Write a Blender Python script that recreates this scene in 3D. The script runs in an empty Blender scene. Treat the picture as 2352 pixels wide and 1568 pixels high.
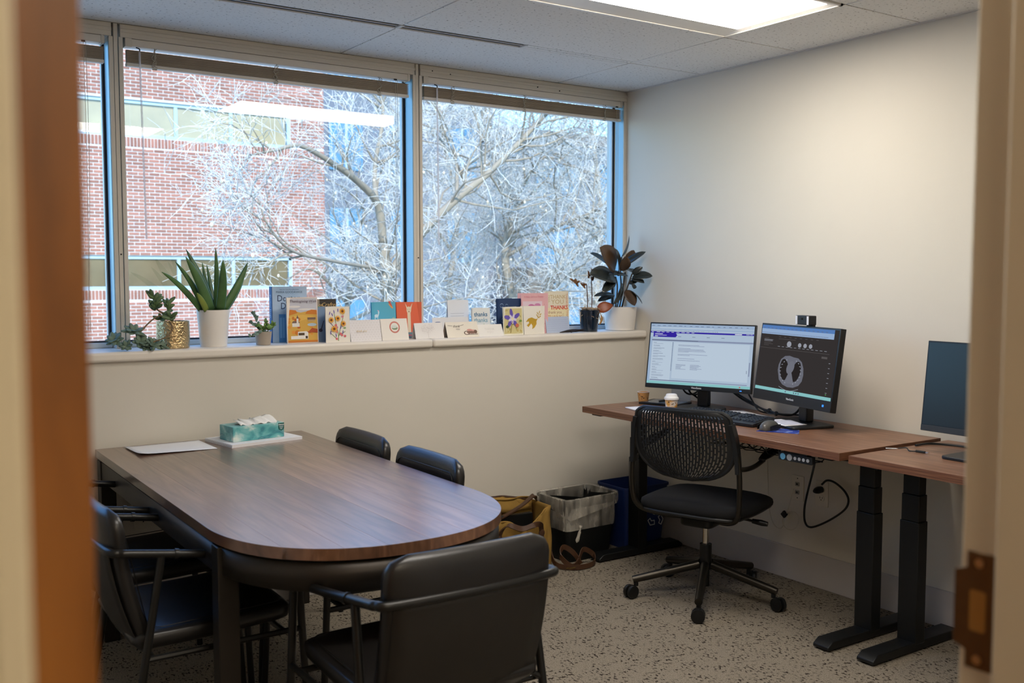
import bpy, math, random
from mathutils import Vector, Matrix
random.seed(7)
PI = math.pi
scene = bpy.context.scene
COL = scene.collection

# ---------------------------------------------------------------- camera
cam_d = bpy.data.cameras.new('camera')
cam = bpy.data.objects.new('camera', cam_d)
COL.objects.link(cam)
cam.location = (0.0, 0.0, 1.404)
cam.rotation_euler = (math.radians(90 - 3.822), 0, math.radians(-33.97))
cam_d.sensor_width = 36.0
cam_d.lens = 36.0 * 2261.0 / 2352.0
cam_d.clip_start = 0.02
cam_d.clip_end = 300
cam_d.dof.use_dof = True
cam_d.dof.focus_distance = 4.2
cam_d.dof.aperture_fstop = 4.2
scene.camera = cam

# ---------------------------------------------------------------- sky, sun, exposure
world = bpy.data.worlds.new('sky')
scene.world = world
world.use_nodes = True
wn = world.node_tree
wn.nodes.clear()
sky = wn.nodes.new('ShaderNodeTexSky')
sky.sky_type = 'NISHITA'
sky.sun_disc = False
sky.sun_elevation = math.radians(38)
sky.sun_rotation = math.radians(205)
sky.air_density = 1.3
sky.dust_density = 0.4
sky.ozone_density = 2.5
bg = wn.nodes.new('ShaderNodeBackground')
bg.inputs['Strength'].default_value = 0.66
wo = wn.nodes.new('ShaderNodeOutputWorld')
wb = wn.nodes.new('ShaderNodeVectorMath'); wb.operation = 'MULTIPLY'      # indoor white balance turns the sky bluer
wb.inputs[1].default_value = (0.50, 0.82, 1.18)
wn.links.new(sky.outputs[0], wb.inputs[0])
wn.links.new(wb.outputs[0], bg.inputs[0])
wn.links.new(bg.outputs[0], wo.inputs[0])

sun_d = bpy.data.lights.new('sun', 'SUN')
sun_d.energy = 7.0
sun_d.angle = math.radians(0.6)
sun_d.color = (1.0, 0.93, 0.83)
sun = bpy.data.objects.new('sun', sun_d)
COL.objects.link(sun)
sun.rotation_euler = Vector((0.30, 1.0, -0.62)).to_track_quat('-Z', 'Y').to_euler()

scene.view_settings.view_transform = 'Standard'
scene.view_settings.look = 'None'
scene.view_settings.exposure = 0.0
scene.view_settings.gamma = 1.0
scene.view_settings.use_curve_mapping = False
scene.cycles.use_denoising = True
scene.cycles.max_bounces = 7
scene.cycles.diffuse_bounces = 3
scene.cycles.glossy_bounces = 3
scene.cycles.transparent_max_bounces = 8
scene.cycles.adaptive_threshold = 0.035

# ---------------------------------------------------------------- materials
def S(r, g, b):
    def c(v):
        v /= 255.0
        return v / 12.92 if v <= 0.04045 else ((v + 0.055) / 1.055) ** 2.4
    return (c(r), c(g), c(b), 1.0)

MATS = {}
def mat(name, col, rough=0.5, metal=0.0, vary=0.0, vscale=8.0, stretch=(1, 1, 1), bump=0.0, bscale=200.0,
        spec=0.5, bdist=0.002, emit=0.0, alpha=1.0, coat=0.0, rnd=0.0, sheen=0.0, trans=0.0, ior=1.45, coord='Object'):
    if name in MATS:
        return MATS[name]
    m = bpy.data.materials.new(name)
    m.use_nodes = True
    nt = m.node_tree
    p = nt.nodes['Principled BSDF']
    p.inputs['Base Color'].default_value = col
    p.inputs['Roughness'].default_value = rough
    p.inputs['Metallic'].default_value = metal
    p.inputs['Specular IOR Level'].default_value = spec
    p.inputs['IOR'].default_value = ior
    p.inputs['Coat Weight'].default_value = coat
    p.inputs['Sheen Weight'].default_value = sheen
    p.inputs['Transmission Weight'].default_value = trans
    p.inputs['Alpha'].default_value = alpha
    if emit:
        p.inputs['Emission Color'].default_value = col
        p.inputs['Emission Strength'].default_value = emit
    tc = nt.nodes.new('ShaderNodeTexCoord')
    mp = nt.nodes.new('ShaderNodeMapping')
    mp.inputs['Scale'].default_value = stretch
    nt.links.new(tc.outputs[coord], mp.inputs['Vector'])
    if vary or rnd:
        nz = nt.nodes.new('ShaderNodeTexNoise')
        nz.inputs['Scale'].default_value = vscale
        nz.inputs['Detail'].default_value = 5
        nt.links.new(mp.outputs[0], nz.inputs['Vector'])
        mr = nt.nodes.new('ShaderNodeMapRange')
        mr.inputs['From Min'].default_value = 0.25
        mr.inputs['From Max'].default_value = 0.75
        mr.inputs['To Min'].default_value = 1 - vary
        mr.inputs['To Max'].default_value = 1 + vary
        nt.links.new(nz.outputs['Fac'], mr.inputs['Value'])
        val = mr.outputs[0]
        if rnd:
            oi = nt.nodes.new('ShaderNodeObjectInfo')
            ge = nt.nodes.new('ShaderNodeNewGeometry')
            ad = nt.nodes.new('ShaderNodeMath'); ad.operation = 'ADD'
            nt.links.new(oi.outputs['Random'], ad.inputs[0])
            nt.links.new(ge.outputs['Random Per Island'], ad.inputs[1])
            fr = nt.nodes.new('ShaderNodeMath'); fr.operation = 'FRACT'
            nt.links.new(ad.outputs[0], fr.inputs[0])
            m2 = nt.nodes.new('ShaderNodeMapRange')
            m2.inputs['To Min'].default_value = 1 - rnd
            m2.inputs['To Max'].default_value = 1 + rnd
            nt.links.new(fr.outputs[0], m2.inputs['Value'])
            mu = nt.nodes.new('ShaderNodeMath'); mu.operation = 'MULTIPLY'
            nt.links.new(val, mu.inputs[0]); nt.links.new(m2.outputs[0], mu.inputs[1])
            val = mu.outputs[0]
        vm = nt.nodes.new('ShaderNodeVectorMath'); vm.operation = 'SCALE'
        vm.inputs[0].default_value = col[:3]
        nt.links.new(val, vm.inputs['Scale'])
        nt.links.new(vm.outputs[0], p.inputs['Base Color'])
    if bump:
        bz = nt.nodes.new('ShaderNodeTexNoise')
        bz.inputs['Scale'].default_value = bscale
        bz.inputs['Detail'].default_value = 3
        nt.links.new(mp.outputs[0], bz.inputs['Vector'])
        bp = nt.nodes.new('ShaderNodeBump')
        bp.inputs['Strength'].default_value = bump
        bp.inputs['Distance'].default_value = bdist
        nt.links.new(bz.outputs['Fac'], bp.inputs['Height'])
        nt.links.new(bp.outputs[0], p.inputs['Normal'])
    MATS[name] = m
    return m

def ramp_mat(name, stops, scale, stretch=(1, 1, 1), rough=0.5, kind='noise', detail=6, distort=0.0, bump=0.0, rnd=0.0, spec=0.5, coat=0.0):
    """colour ramp over a stretched noise or voronoi"""
    if name in MATS:
        return MATS[name]
    m = bpy.data.materials.new(name); m.use_nodes = True
    nt = m.node_tree; p = nt.nodes['Principled BSDF']
    p.inputs['Roughness'].default_value = rough
    p.inputs['Specular IOR Level'].default_value = spec
    p.inputs['Coat Weight'].default_value = coat
    p.inputs['Coat Roughness'].default_value = 0.24
    tc = nt.nodes.new('ShaderNodeTexCoord'); mp = nt.nodes.new('ShaderNodeMapping')
    mp.inputs['Scale'].default_value = stretch
    nt.links.new(tc.outputs['Object'], mp.inputs['Vector'])
    if kind == 'noise':
        t = nt.nodes.new('ShaderNodeTexNoise'); t.inputs['Detail'].default_value = detail
        t.inputs['Distortion'].default_value = distort
        out = t.outputs['Fac']
    else:
        t = nt.nodes.new('ShaderNodeTexVoronoi'); out = t.outputs['Distance']
    t.inputs['Scale'].default_value = scale
    nt.links.new(mp.outputs[0], t.inputs['Vector'])
    if rnd:
        oi = nt.nodes.new('ShaderNodeObjectInfo')
        cb = nt.nodes.new('ShaderNodeCombineXYZ')
        ml = nt.nodes.new('ShaderNodeMath'); ml.operation = 'MULTIPLY'; ml.inputs[1].default_value = 37.0
        nt.links.new(oi.outputs['Random'], ml.inputs[0])
        for k in range(3): nt.links.new(ml.outputs[0], cb.inputs[k])
        nt.links.new(cb.outputs[0], mp.inputs['Location'])
    cr = nt.nodes.new('ShaderNodeValToRGB')
    e = cr.color_ramp.elements
    e[0].position, e[0].color = stops[0]
    e[1].position, e[1].color = stops[-1]
    for pos, c in stops[1:-1]:
        n = e.new(pos); n.color = c
    nt.links.new(out, cr.inputs[0])
    colout = cr.outputs[0]
    if rnd:
        m2 = nt.nodes.new('ShaderNodeMapRange')
        m2.inputs['To Min'].default_value = 1 - rnd; m2.inputs['To Max'].default_value = 1 + rnd
        nt.links.new(oi.outputs['Random'], m2.inputs['Value'])
        vm = nt.nodes.new('ShaderNodeVectorMath'); vm.operation = 'SCALE'
        nt.links.new(colout, vm.inputs[0]); nt.links.new(m2.outputs[0], vm.inputs['Scale'])
        colout = vm.outputs[0]
    nt.links.new(colout, p.inputs['Base Color'])
    if bump:
        bp = nt.nodes.new('ShaderNodeBump'); bp.inputs['Strength'].default_value = bump; bp.inputs['Distance'].default_value = 0.002
        nt.links.new(out, bp.inputs['Height']); nt.links.new(bp.outputs[0], p.inputs['Normal'])
    MATS[name] = m
    return m

def glass_mat(name, tint, ior=1.5, rough=0.0):
    """thin pane: straight-through tinted light, Fresnel mirror on top"""
    if name in MATS:
        return MATS[name]
    m = bpy.data.materials.new(name); m.use_nodes = True
    nt = m.node_tree; nt.nodes.clear()
    tr = nt.nodes.new('ShaderNodeBsdfTransparent'); tr.inputs[0].default_value = tint
    gl = nt.nodes.new('ShaderNodeBsdfGlossy'); gl.inputs['Roughness'].default_value = rough
    fr = nt.nodes.new('ShaderNodeFresnel'); fr.inputs['IOR'].default_value = ior
    mx = nt.nodes.new('ShaderNodeMixShader'); ou = nt.nodes.new('ShaderNodeOutputMaterial')
    nt.links.new(fr.outputs[0], mx.inputs[0]); nt.links.new(tr.outputs[0], mx.inputs[1])
    nt.links.new(gl.outputs[0], mx.inputs[2]); nt.links.new(mx.outputs[0], ou.inputs[0])
    MATS[name] = m
    return m

def translucent_mat(name, col, k=0.6):
    if name in MATS:
        return MATS[name]
    m = bpy.data.materials.new(name); m.use_nodes = True
    nt = m.node_tree; p = nt.nodes['Principled BSDF']; p.inputs['Base Color'].default_value = col; p.inputs['Roughness'].default_value = 0.25
    tl = nt.nodes.new('ShaderNodeBsdfTranslucent'); tl.inputs[0].default_value = col
    mx = nt.nodes.new('ShaderNodeMixShader'); mx.inputs[0].default_value = k
    nt.links.new(p.outputs[0], mx.inputs[1]); nt.links.new(tl.outputs[0], mx.inputs[2])
    nt.links.new(mx.outputs[0], nt.nodes['Material Output'].inputs[0])
    MATS[name] = m
    return m

def emit_mat(name, col, strength):
    if name in MATS:
        return MATS[name]
    m = bpy.data.materials.new(name); m.use_nodes = True
    nt = m.node_tree; nt.nodes.clear()
    e = nt.nodes.new('ShaderNodeEmission'); e.inputs[0].default_value = col; e.inputs[1].default_value = strength
    o = nt.nodes.new('ShaderNodeOutputMaterial'); nt.links.new(e.outputs[0], o.inputs[0])
    MATS[name] = m
    return m

# ---------------------------------------------------------------- mesh building
def frame(d):
    d = d.normalized()
    a = Vector((0, 0, 1)) if abs(d.z) < 0.9 else Vector((1, 0, 0))
    u = d.cross(a).normalized()
    return u, d.cross(u).normalized()

def spline(pts, n=6):
    """Catmull-Rom through the points"""
    P = [Vector(p) for p in pts]
    if len(P) < 3:
        return P
    P = [P[0] * 2 - P[1]] + P + [P[-1] * 2 - P[-2]]
    out = []
    for i in range(1, len(P) - 2):
        a, b, c, d = P[i - 1:i + 3]
        for k in range(n):
            t = k / n
            out.append(0.5 * ((2 * b) + (c - a) * t + (2 * a - 5 * b + 4 * c - d) * t * t + (3 * b - a - 3 * c + d) * t ** 3))
    out.append(P[-2])
    return out

class MB:
    def __init__(s):
        s.v = []; s.f = []; s.m = []
    def face(s, idx, mi=0):
        s.f.append(idx); s.m.append(mi)
    def poly(s, pts, mi=0):
        b = len(s.v); s.v += [tuple(p) for p in pts]; s.face(tuple(range(b, b + len(pts))), mi); return s
    def box(s, x0, x1, y0, y1, z0, z1, mi=0, M=None):
        b = len(s.v)
        P = [(x0, y0, z0), (x1, y0, z0), (x1, y1, z0), (x0, y1, z0), (x0, y0, z1), (x1, y0, z1), (x1, y1, z1), (x0, y1, z1)]
        if M is not None:
            P = [tuple(M @ Vector(p)) for p in P]
        s.v += P
        for q in ((3, 2, 1, 0), (4, 5, 6, 7), (0, 1, 5, 4), (1, 2, 6, 5), (2, 3, 7, 6), (3, 0, 4, 7)):
            s.face(tuple(b + i for i in q), mi)
        return s
    def tube(s, pts, r, n=8, closed=False, caps=True, mi=0, flat=None):
        P = [Vector(p) for p in pts]; k = len(P)
        R = r if isinstance(r, (list, tuple)) else [r] * k
        b = len(s.v); u = None
        for i, p in enumerate(P):
            if closed:
                d = P[(i + 1) % k] - P[i - 1]
            else:
                d = P[min(i + 1, k - 1)] - P[max(i - 1, 0)]
            if d.length < 1e-9: d = Vector((0, 0, 1))
            d.normalize()
            if u is None:
                u, w = frame(d)
            else:
                u = (u - d * u.dot(d))
                if u.length < 1e-6: u, w = frame(d)
                u.normalize()
            w = d.cross(u)
            for j in range(n):
                a = 2 * PI * j / n
                q = p + (u * math.cos(a) + w * math.sin(a)) * R[i]
                s.v.append((q.x, q.y, q.z))
        for i in range(k if closed else k - 1):
            i2 = (i + 1) % k
            for j in range(n):
                j2 = (j + 1) % n
                s.face((b + i * n + j, b + i * n + j2, b + i2 * n + j2, b + i2 * n + j), mi)
        if caps and not closed:
            s.face(tuple(b + j for j in range(n))[::-1], mi)
            s.face(tuple(b + (k - 1) * n + j for j in range(n)), mi)
        return s
    def strip(s, pts, w, t, up=(0, 0, 1), mi=0):
        """flat strap: width w along 'up' made perpendicular to the path, thickness t"""
        P = [Vector(p) for p in pts]; b = len(s.v); k = len(P)
        for i, p in enumerate(P):
            d = (P[min(i + 1, k - 1)] - P[max(i - 1, 0)]).normalized()
            U = Vector(up[i] if isinstance(up, list) else up); U = (U - d * U.dot(d)).normalized(); N = d.cross(U)
            for a, c in ((-1, -1), (1, -1), (1, 1), (-1, 1)):
                q = p + U * (a * w / 2) + N * (c * t / 2); s.v.append((q.x, q.y, q.z))
        for i in range(k - 1):
            for j in range(4):
                j2 = (j + 1) % 4
                s.face((b + i * 4 + j, b + i * 4 + j2, b + i * 4 + 4 + j2, b + i * 4 + 4 + j), mi)
        s.face((b + 3, b + 2, b + 1, b), mi); e = b + (k - 1) * 4
        s.face((e, e + 1, e + 2, e + 3), mi)
        return s
    def lathe(s, prof, n=24, c=(0, 0, 0), mi=0):
        b = len(s.v); k = len(prof)
        for r, z in prof:
            for j in range(n):
                a = 2 * PI * j / n
                s.v.append((c[0] + r * math.cos(a), c[1] + r * math.sin(a), c[2] + z))
        for i in range(k - 1):
            for j in range(n):
                j2 = (j + 1) % n
                s.face((b + i * n + j, b + i * n + j2, b + (i + 1) * n + j2, b + (i + 1) * n + j), mi)
        if prof[0][0] > 1e-6: s.face(tuple(b + j for j in range(n))[::-1], mi)
        if prof[-1][0] > 1e-6: s.face(tuple(b + (k - 1) * n + j for j in range(n)), mi)
        return s
    def prism(s, poly, z0, z1, mi=0, M=None):
        b = len(s.v); n = len(poly)
        P = [(x, y, z0) for x, y in poly] + [(x, y, z1) for x, y in poly]
        if M is not None:
            P = [tuple(M @ Vector(p)) for p in P]
        s.v += P
        s.face(tuple(b + i for i in range(n))[::-1], mi); s.face(tuple(b + n + i for i in range(n)), mi)
        for i in range(n):
            j = (i + 1) % n
            s.face((b + i, b + j, b + n + j, b + n + i), mi)
        return s
    def surf(s, rows, mi=0, skip=None, closed=False):
        b = len(s.v); m = len(rows[0])
        for r in rows: s.v += [tuple(p) for p in r]
        for i in range(len(rows) - 1):
            for j in range(m if closed else m - 1):
                if skip and skip(i, j): continue
                j2 = (j + 1) % m
                s.face((b + i * m + j, b + i * m + j2, b + (i + 1) * m + j2, b + (i + 1) * m + j), mi)
        return s
    def sphere(s, c, r, n=8, sc=(1, 1, 1), mi=0):
        prof = [(math.sin(PI * i / n) * r, -math.cos(PI * i / n) * r) for i in range(n + 1)]
        b = len(s.v); q = MB(); q.lathe([(max(a, 1e-7), z) for a, z in prof], n * 2)
        for x, y, z in q.v: s.v.append((c[0] + x * sc[0], c[1] + y * sc[1], c[2] + z * sc[2]))
        for f in q.f: s.face(tuple(b + i for i in f), mi)
        return s
    def build(s, name, mats, parent=None, smooth=False, bevel=0.0, seg=2, solid=0.0, sub=0, loc=None, rot=None, off=0.0):
        me = bpy.data.meshes.new(name)
        me.from_pydata(s.v, [], s.f)
        if not isinstance(mats, (list, tuple)): mats = [mats]
        for m in mats: me.materials.append(m)
        if len(mats) > 1: me.polygons.foreach_set('material_index', s.m)
        me.update()
        if smooth:
            me.polygons.foreach_set('use_smooth', [True] * len(me.polygons))
            if smooth != 'all':
                me.set_sharp_from_angle(angle=math.radians(40))
        o = bpy.data.objects.new(name, me); COL.objects.link(o)
        if parent is not None: o.parent = parent
        if loc is not None: o.location = loc
        if rot is not None: o.rotation_euler = rot
        if solid:
            q = o.modifiers.new('solid', 'SOLIDIFY'); q.thickness = solid; q.offset = off
        if bevel:
            q = o.modifiers.new('bevel', 'BEVEL'); q.width = bevel; q.segments = seg; q.limit_method = 'ANGLE'
            q.angle_limit = math.radians(40)
            me.polygons.foreach_set('use_smooth', [True] * len(me.polygons)); me.set_sharp_from_angle(angle=math.radians(50))
        if sub:
            q = o.modifiers.new('sub', 'SUBSURF'); q.levels = sub; q.render_levels = sub
        return o

def rrect(x0, x1, y0, y1, r, n=5):
    """rounded rectangle outline, counter-clockwise"""
    out = []
    for cx, cy, a0 in ((x1 - r, y0 + r, -PI / 2), (x1 - r, y1 - r, 0), (x0 + r, y1 - r, PI / 2), (x0 + r, y0 + r, PI)):
        for k in range(n + 1):
            a = a0 + PI / 2 * k / n
            out.append((cx + r * math.cos(a), cy + r * math.sin(a)))
    return out

def tag(o, label, cat=None, group=None, kind=None):
    o['label'] = label
    if cat: o['category'] = cat
    if group: o['group'] = group
    if kind: o['kind'] = kind
    return o

def thing(name, label, cat, loc=(0, 0, 0), rz=0.0, group=None):
    o = bpy.data.objects.new(name, None); COL.objects.link(o)
    o.empty_display_size = 0.05
    o.location = loc; o.rotation_euler = (0, 0, rz)
    return tag(o, label, cat, group)

def struct(name, label, loc=None, cat=None):
    o = bpy.data.objects.new(name, None); COL.objects.link(o)
    o.empty_display_size = 0.05
    if loc: o.location = loc
    o['kind'] = 'structure'; o['label'] = label
    return o

def dup(root, loc, rz, label=None):
    r = root.copy(); COL.objects.link(r); r.location = loc; r.rotation_euler = (0, 0, rz)
    if label: r['label'] = label
    for ch in list(root.children):
        c = ch.copy(); COL.objects.link(c); c.parent = r
        for g in list(ch.children):
            d = g.copy(); COL.objects.link(d); d.parent = c
    return r

def text(body, size, m, parent, M=None, name='lettering', align='CENTER', bold=0.0, shear=0.0, sx=1.0, space=1.0):
    """flat lettering in the local XY plane of matrix M"""
    cu = bpy.data.curves.new('t', 'FONT'); cu.body = body; cu.size = size; cu.align_x = align; cu.align_y = 'CENTER'
    cu.offset = bold; cu.shear = shear; cu.resolution_u = 2; cu.space_character = space
    t = bpy.data.objects.new('t', cu); COL.objects.link(t)
    bpy.context.view_layer.update()
    me = bpy.data.meshes.new_from_object(t.evaluated_get(bpy.context.evaluated_depsgraph_get()))
    bpy.data.objects.remove(t); bpy.data.curves.remove(cu)
    me.name = name; me.materials.clear(); me.materials.append(m)
    T = (M or Matrix()) @ Matrix.Diagonal((sx, 1, 1, 1))
    me.transform(T)
    o = bpy.data.objects.new(name, me); COL.objects.link(o)
    if parent is not None: o.parent = parent
    return o

UPRIGHT = Matrix(((1, 0, 0, 0), (0, 0, -1, 0), (0, 1, 0, 0), (0, 0, 0, 1)))   # local XY print plane -> XZ plane facing -Y

def ellipse(cx, cy, rx, ry, n=20, a=0.0):
    return [(cx + rx * math.cos(t) * math.cos(a) - ry * math.sin(t) * math.sin(a),
             cy + rx * math.cos(t) * math.sin(a) + ry * math.sin(t) * math.cos(a)) for t in [2 * PI * k / n for k in range(n)]]

# ================================================================= the room shell
H = 2.407
XW, YL, YF = 3.585, 4.03, 0.59          # right wall, lower window wall, door wall (room faces)
m_wall = mat('wall_paint', S(212, 205, 192), 0.85, vary=0.015, vscale=3, bump=0.06, bscale=350)
m_trim = mat('cream_trim_paint', S(205, 193, 172), 0.5, vary=0.02, vscale=5)
m_jamb = mat('door_frame_paint', S(208, 194, 166), 0.45, vary=0.02, vscale=4)
m_base = mat('vinyl_base', S(186, 180, 176), 0.45, vary=0.03, vscale=6)
m_sill = mat('sill_laminate', S(226, 218, 206), 0.38, vary=0.01)

def carpet():
    m = bpy.data.materials.new('flecked_carpet'); m.use_nodes = True
    nt = m.node_tree; p = nt.nodes['Principled BSDF']; p.inputs['Roughness'].default_value = 0.95
    p.inputs['Specular IOR Level'].default_value = 0.1
    tc = nt.nodes.new('ShaderNodeTexCoord')
    def noise(scale, st, det=2.0):
        mp = nt.nodes.new('ShaderNodeMapping'); mp.inputs['Scale'].default_value = st
        mp.inputs['Rotation'].default_value = (0, 0, 0.2)
        t = nt.nodes.new('ShaderNodeTexNoise'); t.inputs['Scale'].default_value = scale; t.inputs['Detail'].default_value = det
        nt.links.new(tc.outputs['Object'], mp.inputs[0]); nt.links.new(mp.outputs[0], t.inputs['Vector'])
        return t.outputs['Fac']
    base = nt.nodes.new('ShaderNodeValToRGB')
    base.color_ramp.elements[0].position = 0.3; base.color_ramp.elements[0].color = S(106, 98, 86)
    base.color_ramp.elements[1].position = 0.7; base.color_ramp.elements[1].color = S(158, 147, 130)
    nt.links.new(noise(260, (1, 1, 1)), base.inputs[0])
    fl = nt.nodes.new('ShaderNodeValToRGB')
    fl.color_ramp.elements[0].position = 0.55; fl.color_ramp.elements[0].color = (0, 0, 0, 1)
    fl.color_ramp.elements[1].position = 0.62; fl.color_ramp.elements[1].color = (1, 1, 1, 1)
    nt.links.new(noise(105, (1, 0.6, 1), 1.5), fl.inputs[0])
    gate = nt.nodes.new('ShaderNodeValToRGB')
    gate.color_ramp.elements[0].position = 0.36; gate.color_ramp.elements[1].position = 0.55
    nt.links.new(noise(14, (1, 1, 1), 2), gate.inputs[0])
    mu = nt.nodes.new('ShaderNodeMath'); mu.operation = 'MULTIPLY'
    nt.links.new(fl.outputs[0], mu.inputs[0]); nt.links.new(gate.outputs[0], mu.inputs[1])
    mx = nt.nodes.new('ShaderNodeMixRGB'); mx.inputs[2].default_value = S(46, 38, 31)
    nt.links.new(mu.outputs[0], mx.inputs[0]); nt.links.new(base.outputs[0], mx.inputs[1])
    nt.links.new(mx.outputs[0], p.inputs['Base Color'])
    bp = nt.nodes.new('ShaderNodeBump'); bp.inputs['Strength'].default_value = 0.6; bp.inputs['Distance'].default_value = 0.004
    nt.links.new(noise(220, (1, 1, 1)), bp.inputs['Height']); nt.links.new(bp.outputs[0], p.inputs['Normal'])
    return m

def setp(o, label):
    o['kind'] = 'structure'; o['label'] = label
    return o

setp(MB().box(-2.1, 3.72, -1.6, 4.33, -0.12, 0).build('floor', carpet()), 'grey beige carpet flecked with dark brown across the room')
setp(MB().box(XW, 3.72, 0.43, 4.36, 0, 2.5).build('wall_right', m_wall), 'plain off-white wall behind the desks')
wl = setp(MB().box(-0.5, XW, YL, 4.36, 0, 1.069).build('wall_window', m_wall), 'low beige wall under the window sill')
setp(MB().box(-0.62, -0.5, 0.43, 4.36, 0, 2.5).build('wall_left', m_wall), 'off-white wall on the hidden side of the room')
wd = MB()
wd.box(1.03, XW, 0.43, YF, 0, 2.5); wd.box(-0.5, -0.01, 0.43, YF, 0, 2.5); wd.box(-0.01, 1.03, 0.43, YF, 2.16, 2.5)
setp(wd.build('wall_door', m_wall), 'wall holding the open doorway')
cw = MB(); cw.box(-2.1, 3.72, -1.72, -1.6, 0, 2.5); cw.box(-2.1, -2.0, -1.6, 0.43, 0, 2.5); cw.box(3.62, 3.72, -1.6, 0.43, 0, 2.5); cw.box(-2.0, -0.62, 0.43, 0.55, 0, 2.5)
setp(cw.build('wall_corridor', m_wall), 'corridor walls outside the doorway')

setp(MB().box(XW - 0.012, XW, YF, YL, 0, 0.153).build('baseboard_right', m_base, bevel=0.003), 'grey vinyl baseboard along the right wall')
setp(MB().box(-0.5, XW - 0.012, YL - 0.012, YL, 0, 0.153).build('baseboard_window', m_base, bevel=0.003), 'grey vinyl baseboard under the window wall')

# ---- suspended ceiling: slab, tee bars and one object per tile
m_tile = ramp_mat('ceiling_tile', [(0.0, S(96, 92, 86)), (0.30, S(150, 146, 140)), (0.385, S(222, 220, 215)), (1.0, S(228, 226, 222))], 85, rough=0.95, detail=3, bump=0.25, spec=0.1)
m_tee = mat('tee_bar', S(196, 192, 186), 0.5, vary=0.01)
m_dark = mat('slot_black', S(18, 18, 18), 0.7)
ceil = setp(MB().box(-2.1, 3.72, -1.72, 4.45, 2.53, 2.65).build('ceiling', mat('slab', S(120, 118, 114), 0.9, vary=0.05)), 'suspended ceiling of speckled white tiles')
XS = [-0.5, 0.668, 1.888, 3.109, XW]
YS = [YF, 1.025, 1.635, 1.79, 2.40, 3.01, 3.615, 4.19]
FIX = {(2, 4), (1, 1)}                   # cells that hold a light fixture
g = 0.003
tile_mesh = {}
for i in range(len(XS) - 1):
    for j in range(len(YS) - 1):
        if (i, j) in FIX: continue
        x0, x1, y0, y1 = XS[i] + g, XS[i + 1] - g, YS[j] + g, YS[j + 1] - g
        if j == 5 and i in (1, 2): y1 -= 0.028                  # slot diffusers sit along this line
        if j == 6 and i in (1, 2): y0 += 0.028
        w, d = round(x1 - x0, 4), round(y1 - y0, 4)
        o = MB().box(-w / 2, w / 2, -d / 2, d / 2, 0, 0.016).build('ceiling_tile', m_tile, ceil, bevel=0.0015, seg=1)
        o.location = ((x0 + x1) / 2, (y0 + y1) / 2, H)
tb = MB()
for x in XS[1:-1]: MB.box(tb, x - 0.012, x + 0.012, YF, 4.19, H + 0.0165, H + 0.05)
o = tb.build('tee_bar', m_dark, ceil); o['kind'] = 'stuff'
tb = MB()
for y in YS[1:-1]: MB.box(tb, -0.5, XW, y - 0.012, y + 0.012, H + 0.0165, H + 0.049)
o = tb.build('tee_bar', m_dark, ceil); o['kind'] = 'stuff'
MB().box(XW - 0.016, XW, YF, 4.19, H - 0.004, H + 0.002).build('wall_angle', m_tee, ceil)
# corridor ceiling
MB().box(-2.0, 3.62, -1.6, 0.43, H, H + 0.02).build('corridor_ceiling_panel', m_tile, ceil)

# ---- linear slot diffusers
def slot(x0, x1, label):
    t = thing('slot_air_diffuser', label, 'air vent', ((x0 + x1) / 2, 3.615, H - 0.002), group='slot diffusers in the ceiling')
    w = (x1 - x0) / 2 - 0.004
    MB().box(-w, w, -0.027, 0.027, 0.007, 0.010).build('backing', m_dark, t)
    for y, h_ in ((-0.0265, 0.0012), (0.0, 0.0030), (0.0265, 0.0012)):
        MB().box(-w, w, y - h_, y + h_, 0.004, 0.007).build('blade', m_tee, t)
    for s in (-1, 1): MB().box(s * w - 0.004, s * w + 0.004, -0.027, 0.027, 0, 0.007).build('end_cap', m_tee, t)
slot(0.668, 1.888, 'long slot air diffuser in the ceiling running off the top of the view')
slot(1.888, 2.50, 'shorter slot air diffuser ending near the light fixture')
for x0, x1 in ((2.50, 3.109),):
    MB().box(x0 + g, x1 - g, 3.615 - 0.028, 3.615 - 0.002, H, H + 0.016).build('ceiling_filler', m_tile, ceil)
    MB().box(x0 + g, x1 - g, 3.615 + 0.002, 3.615 + 0.028, H, H + 0.016).build('ceiling_filler', m_tile, ceil)

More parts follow.
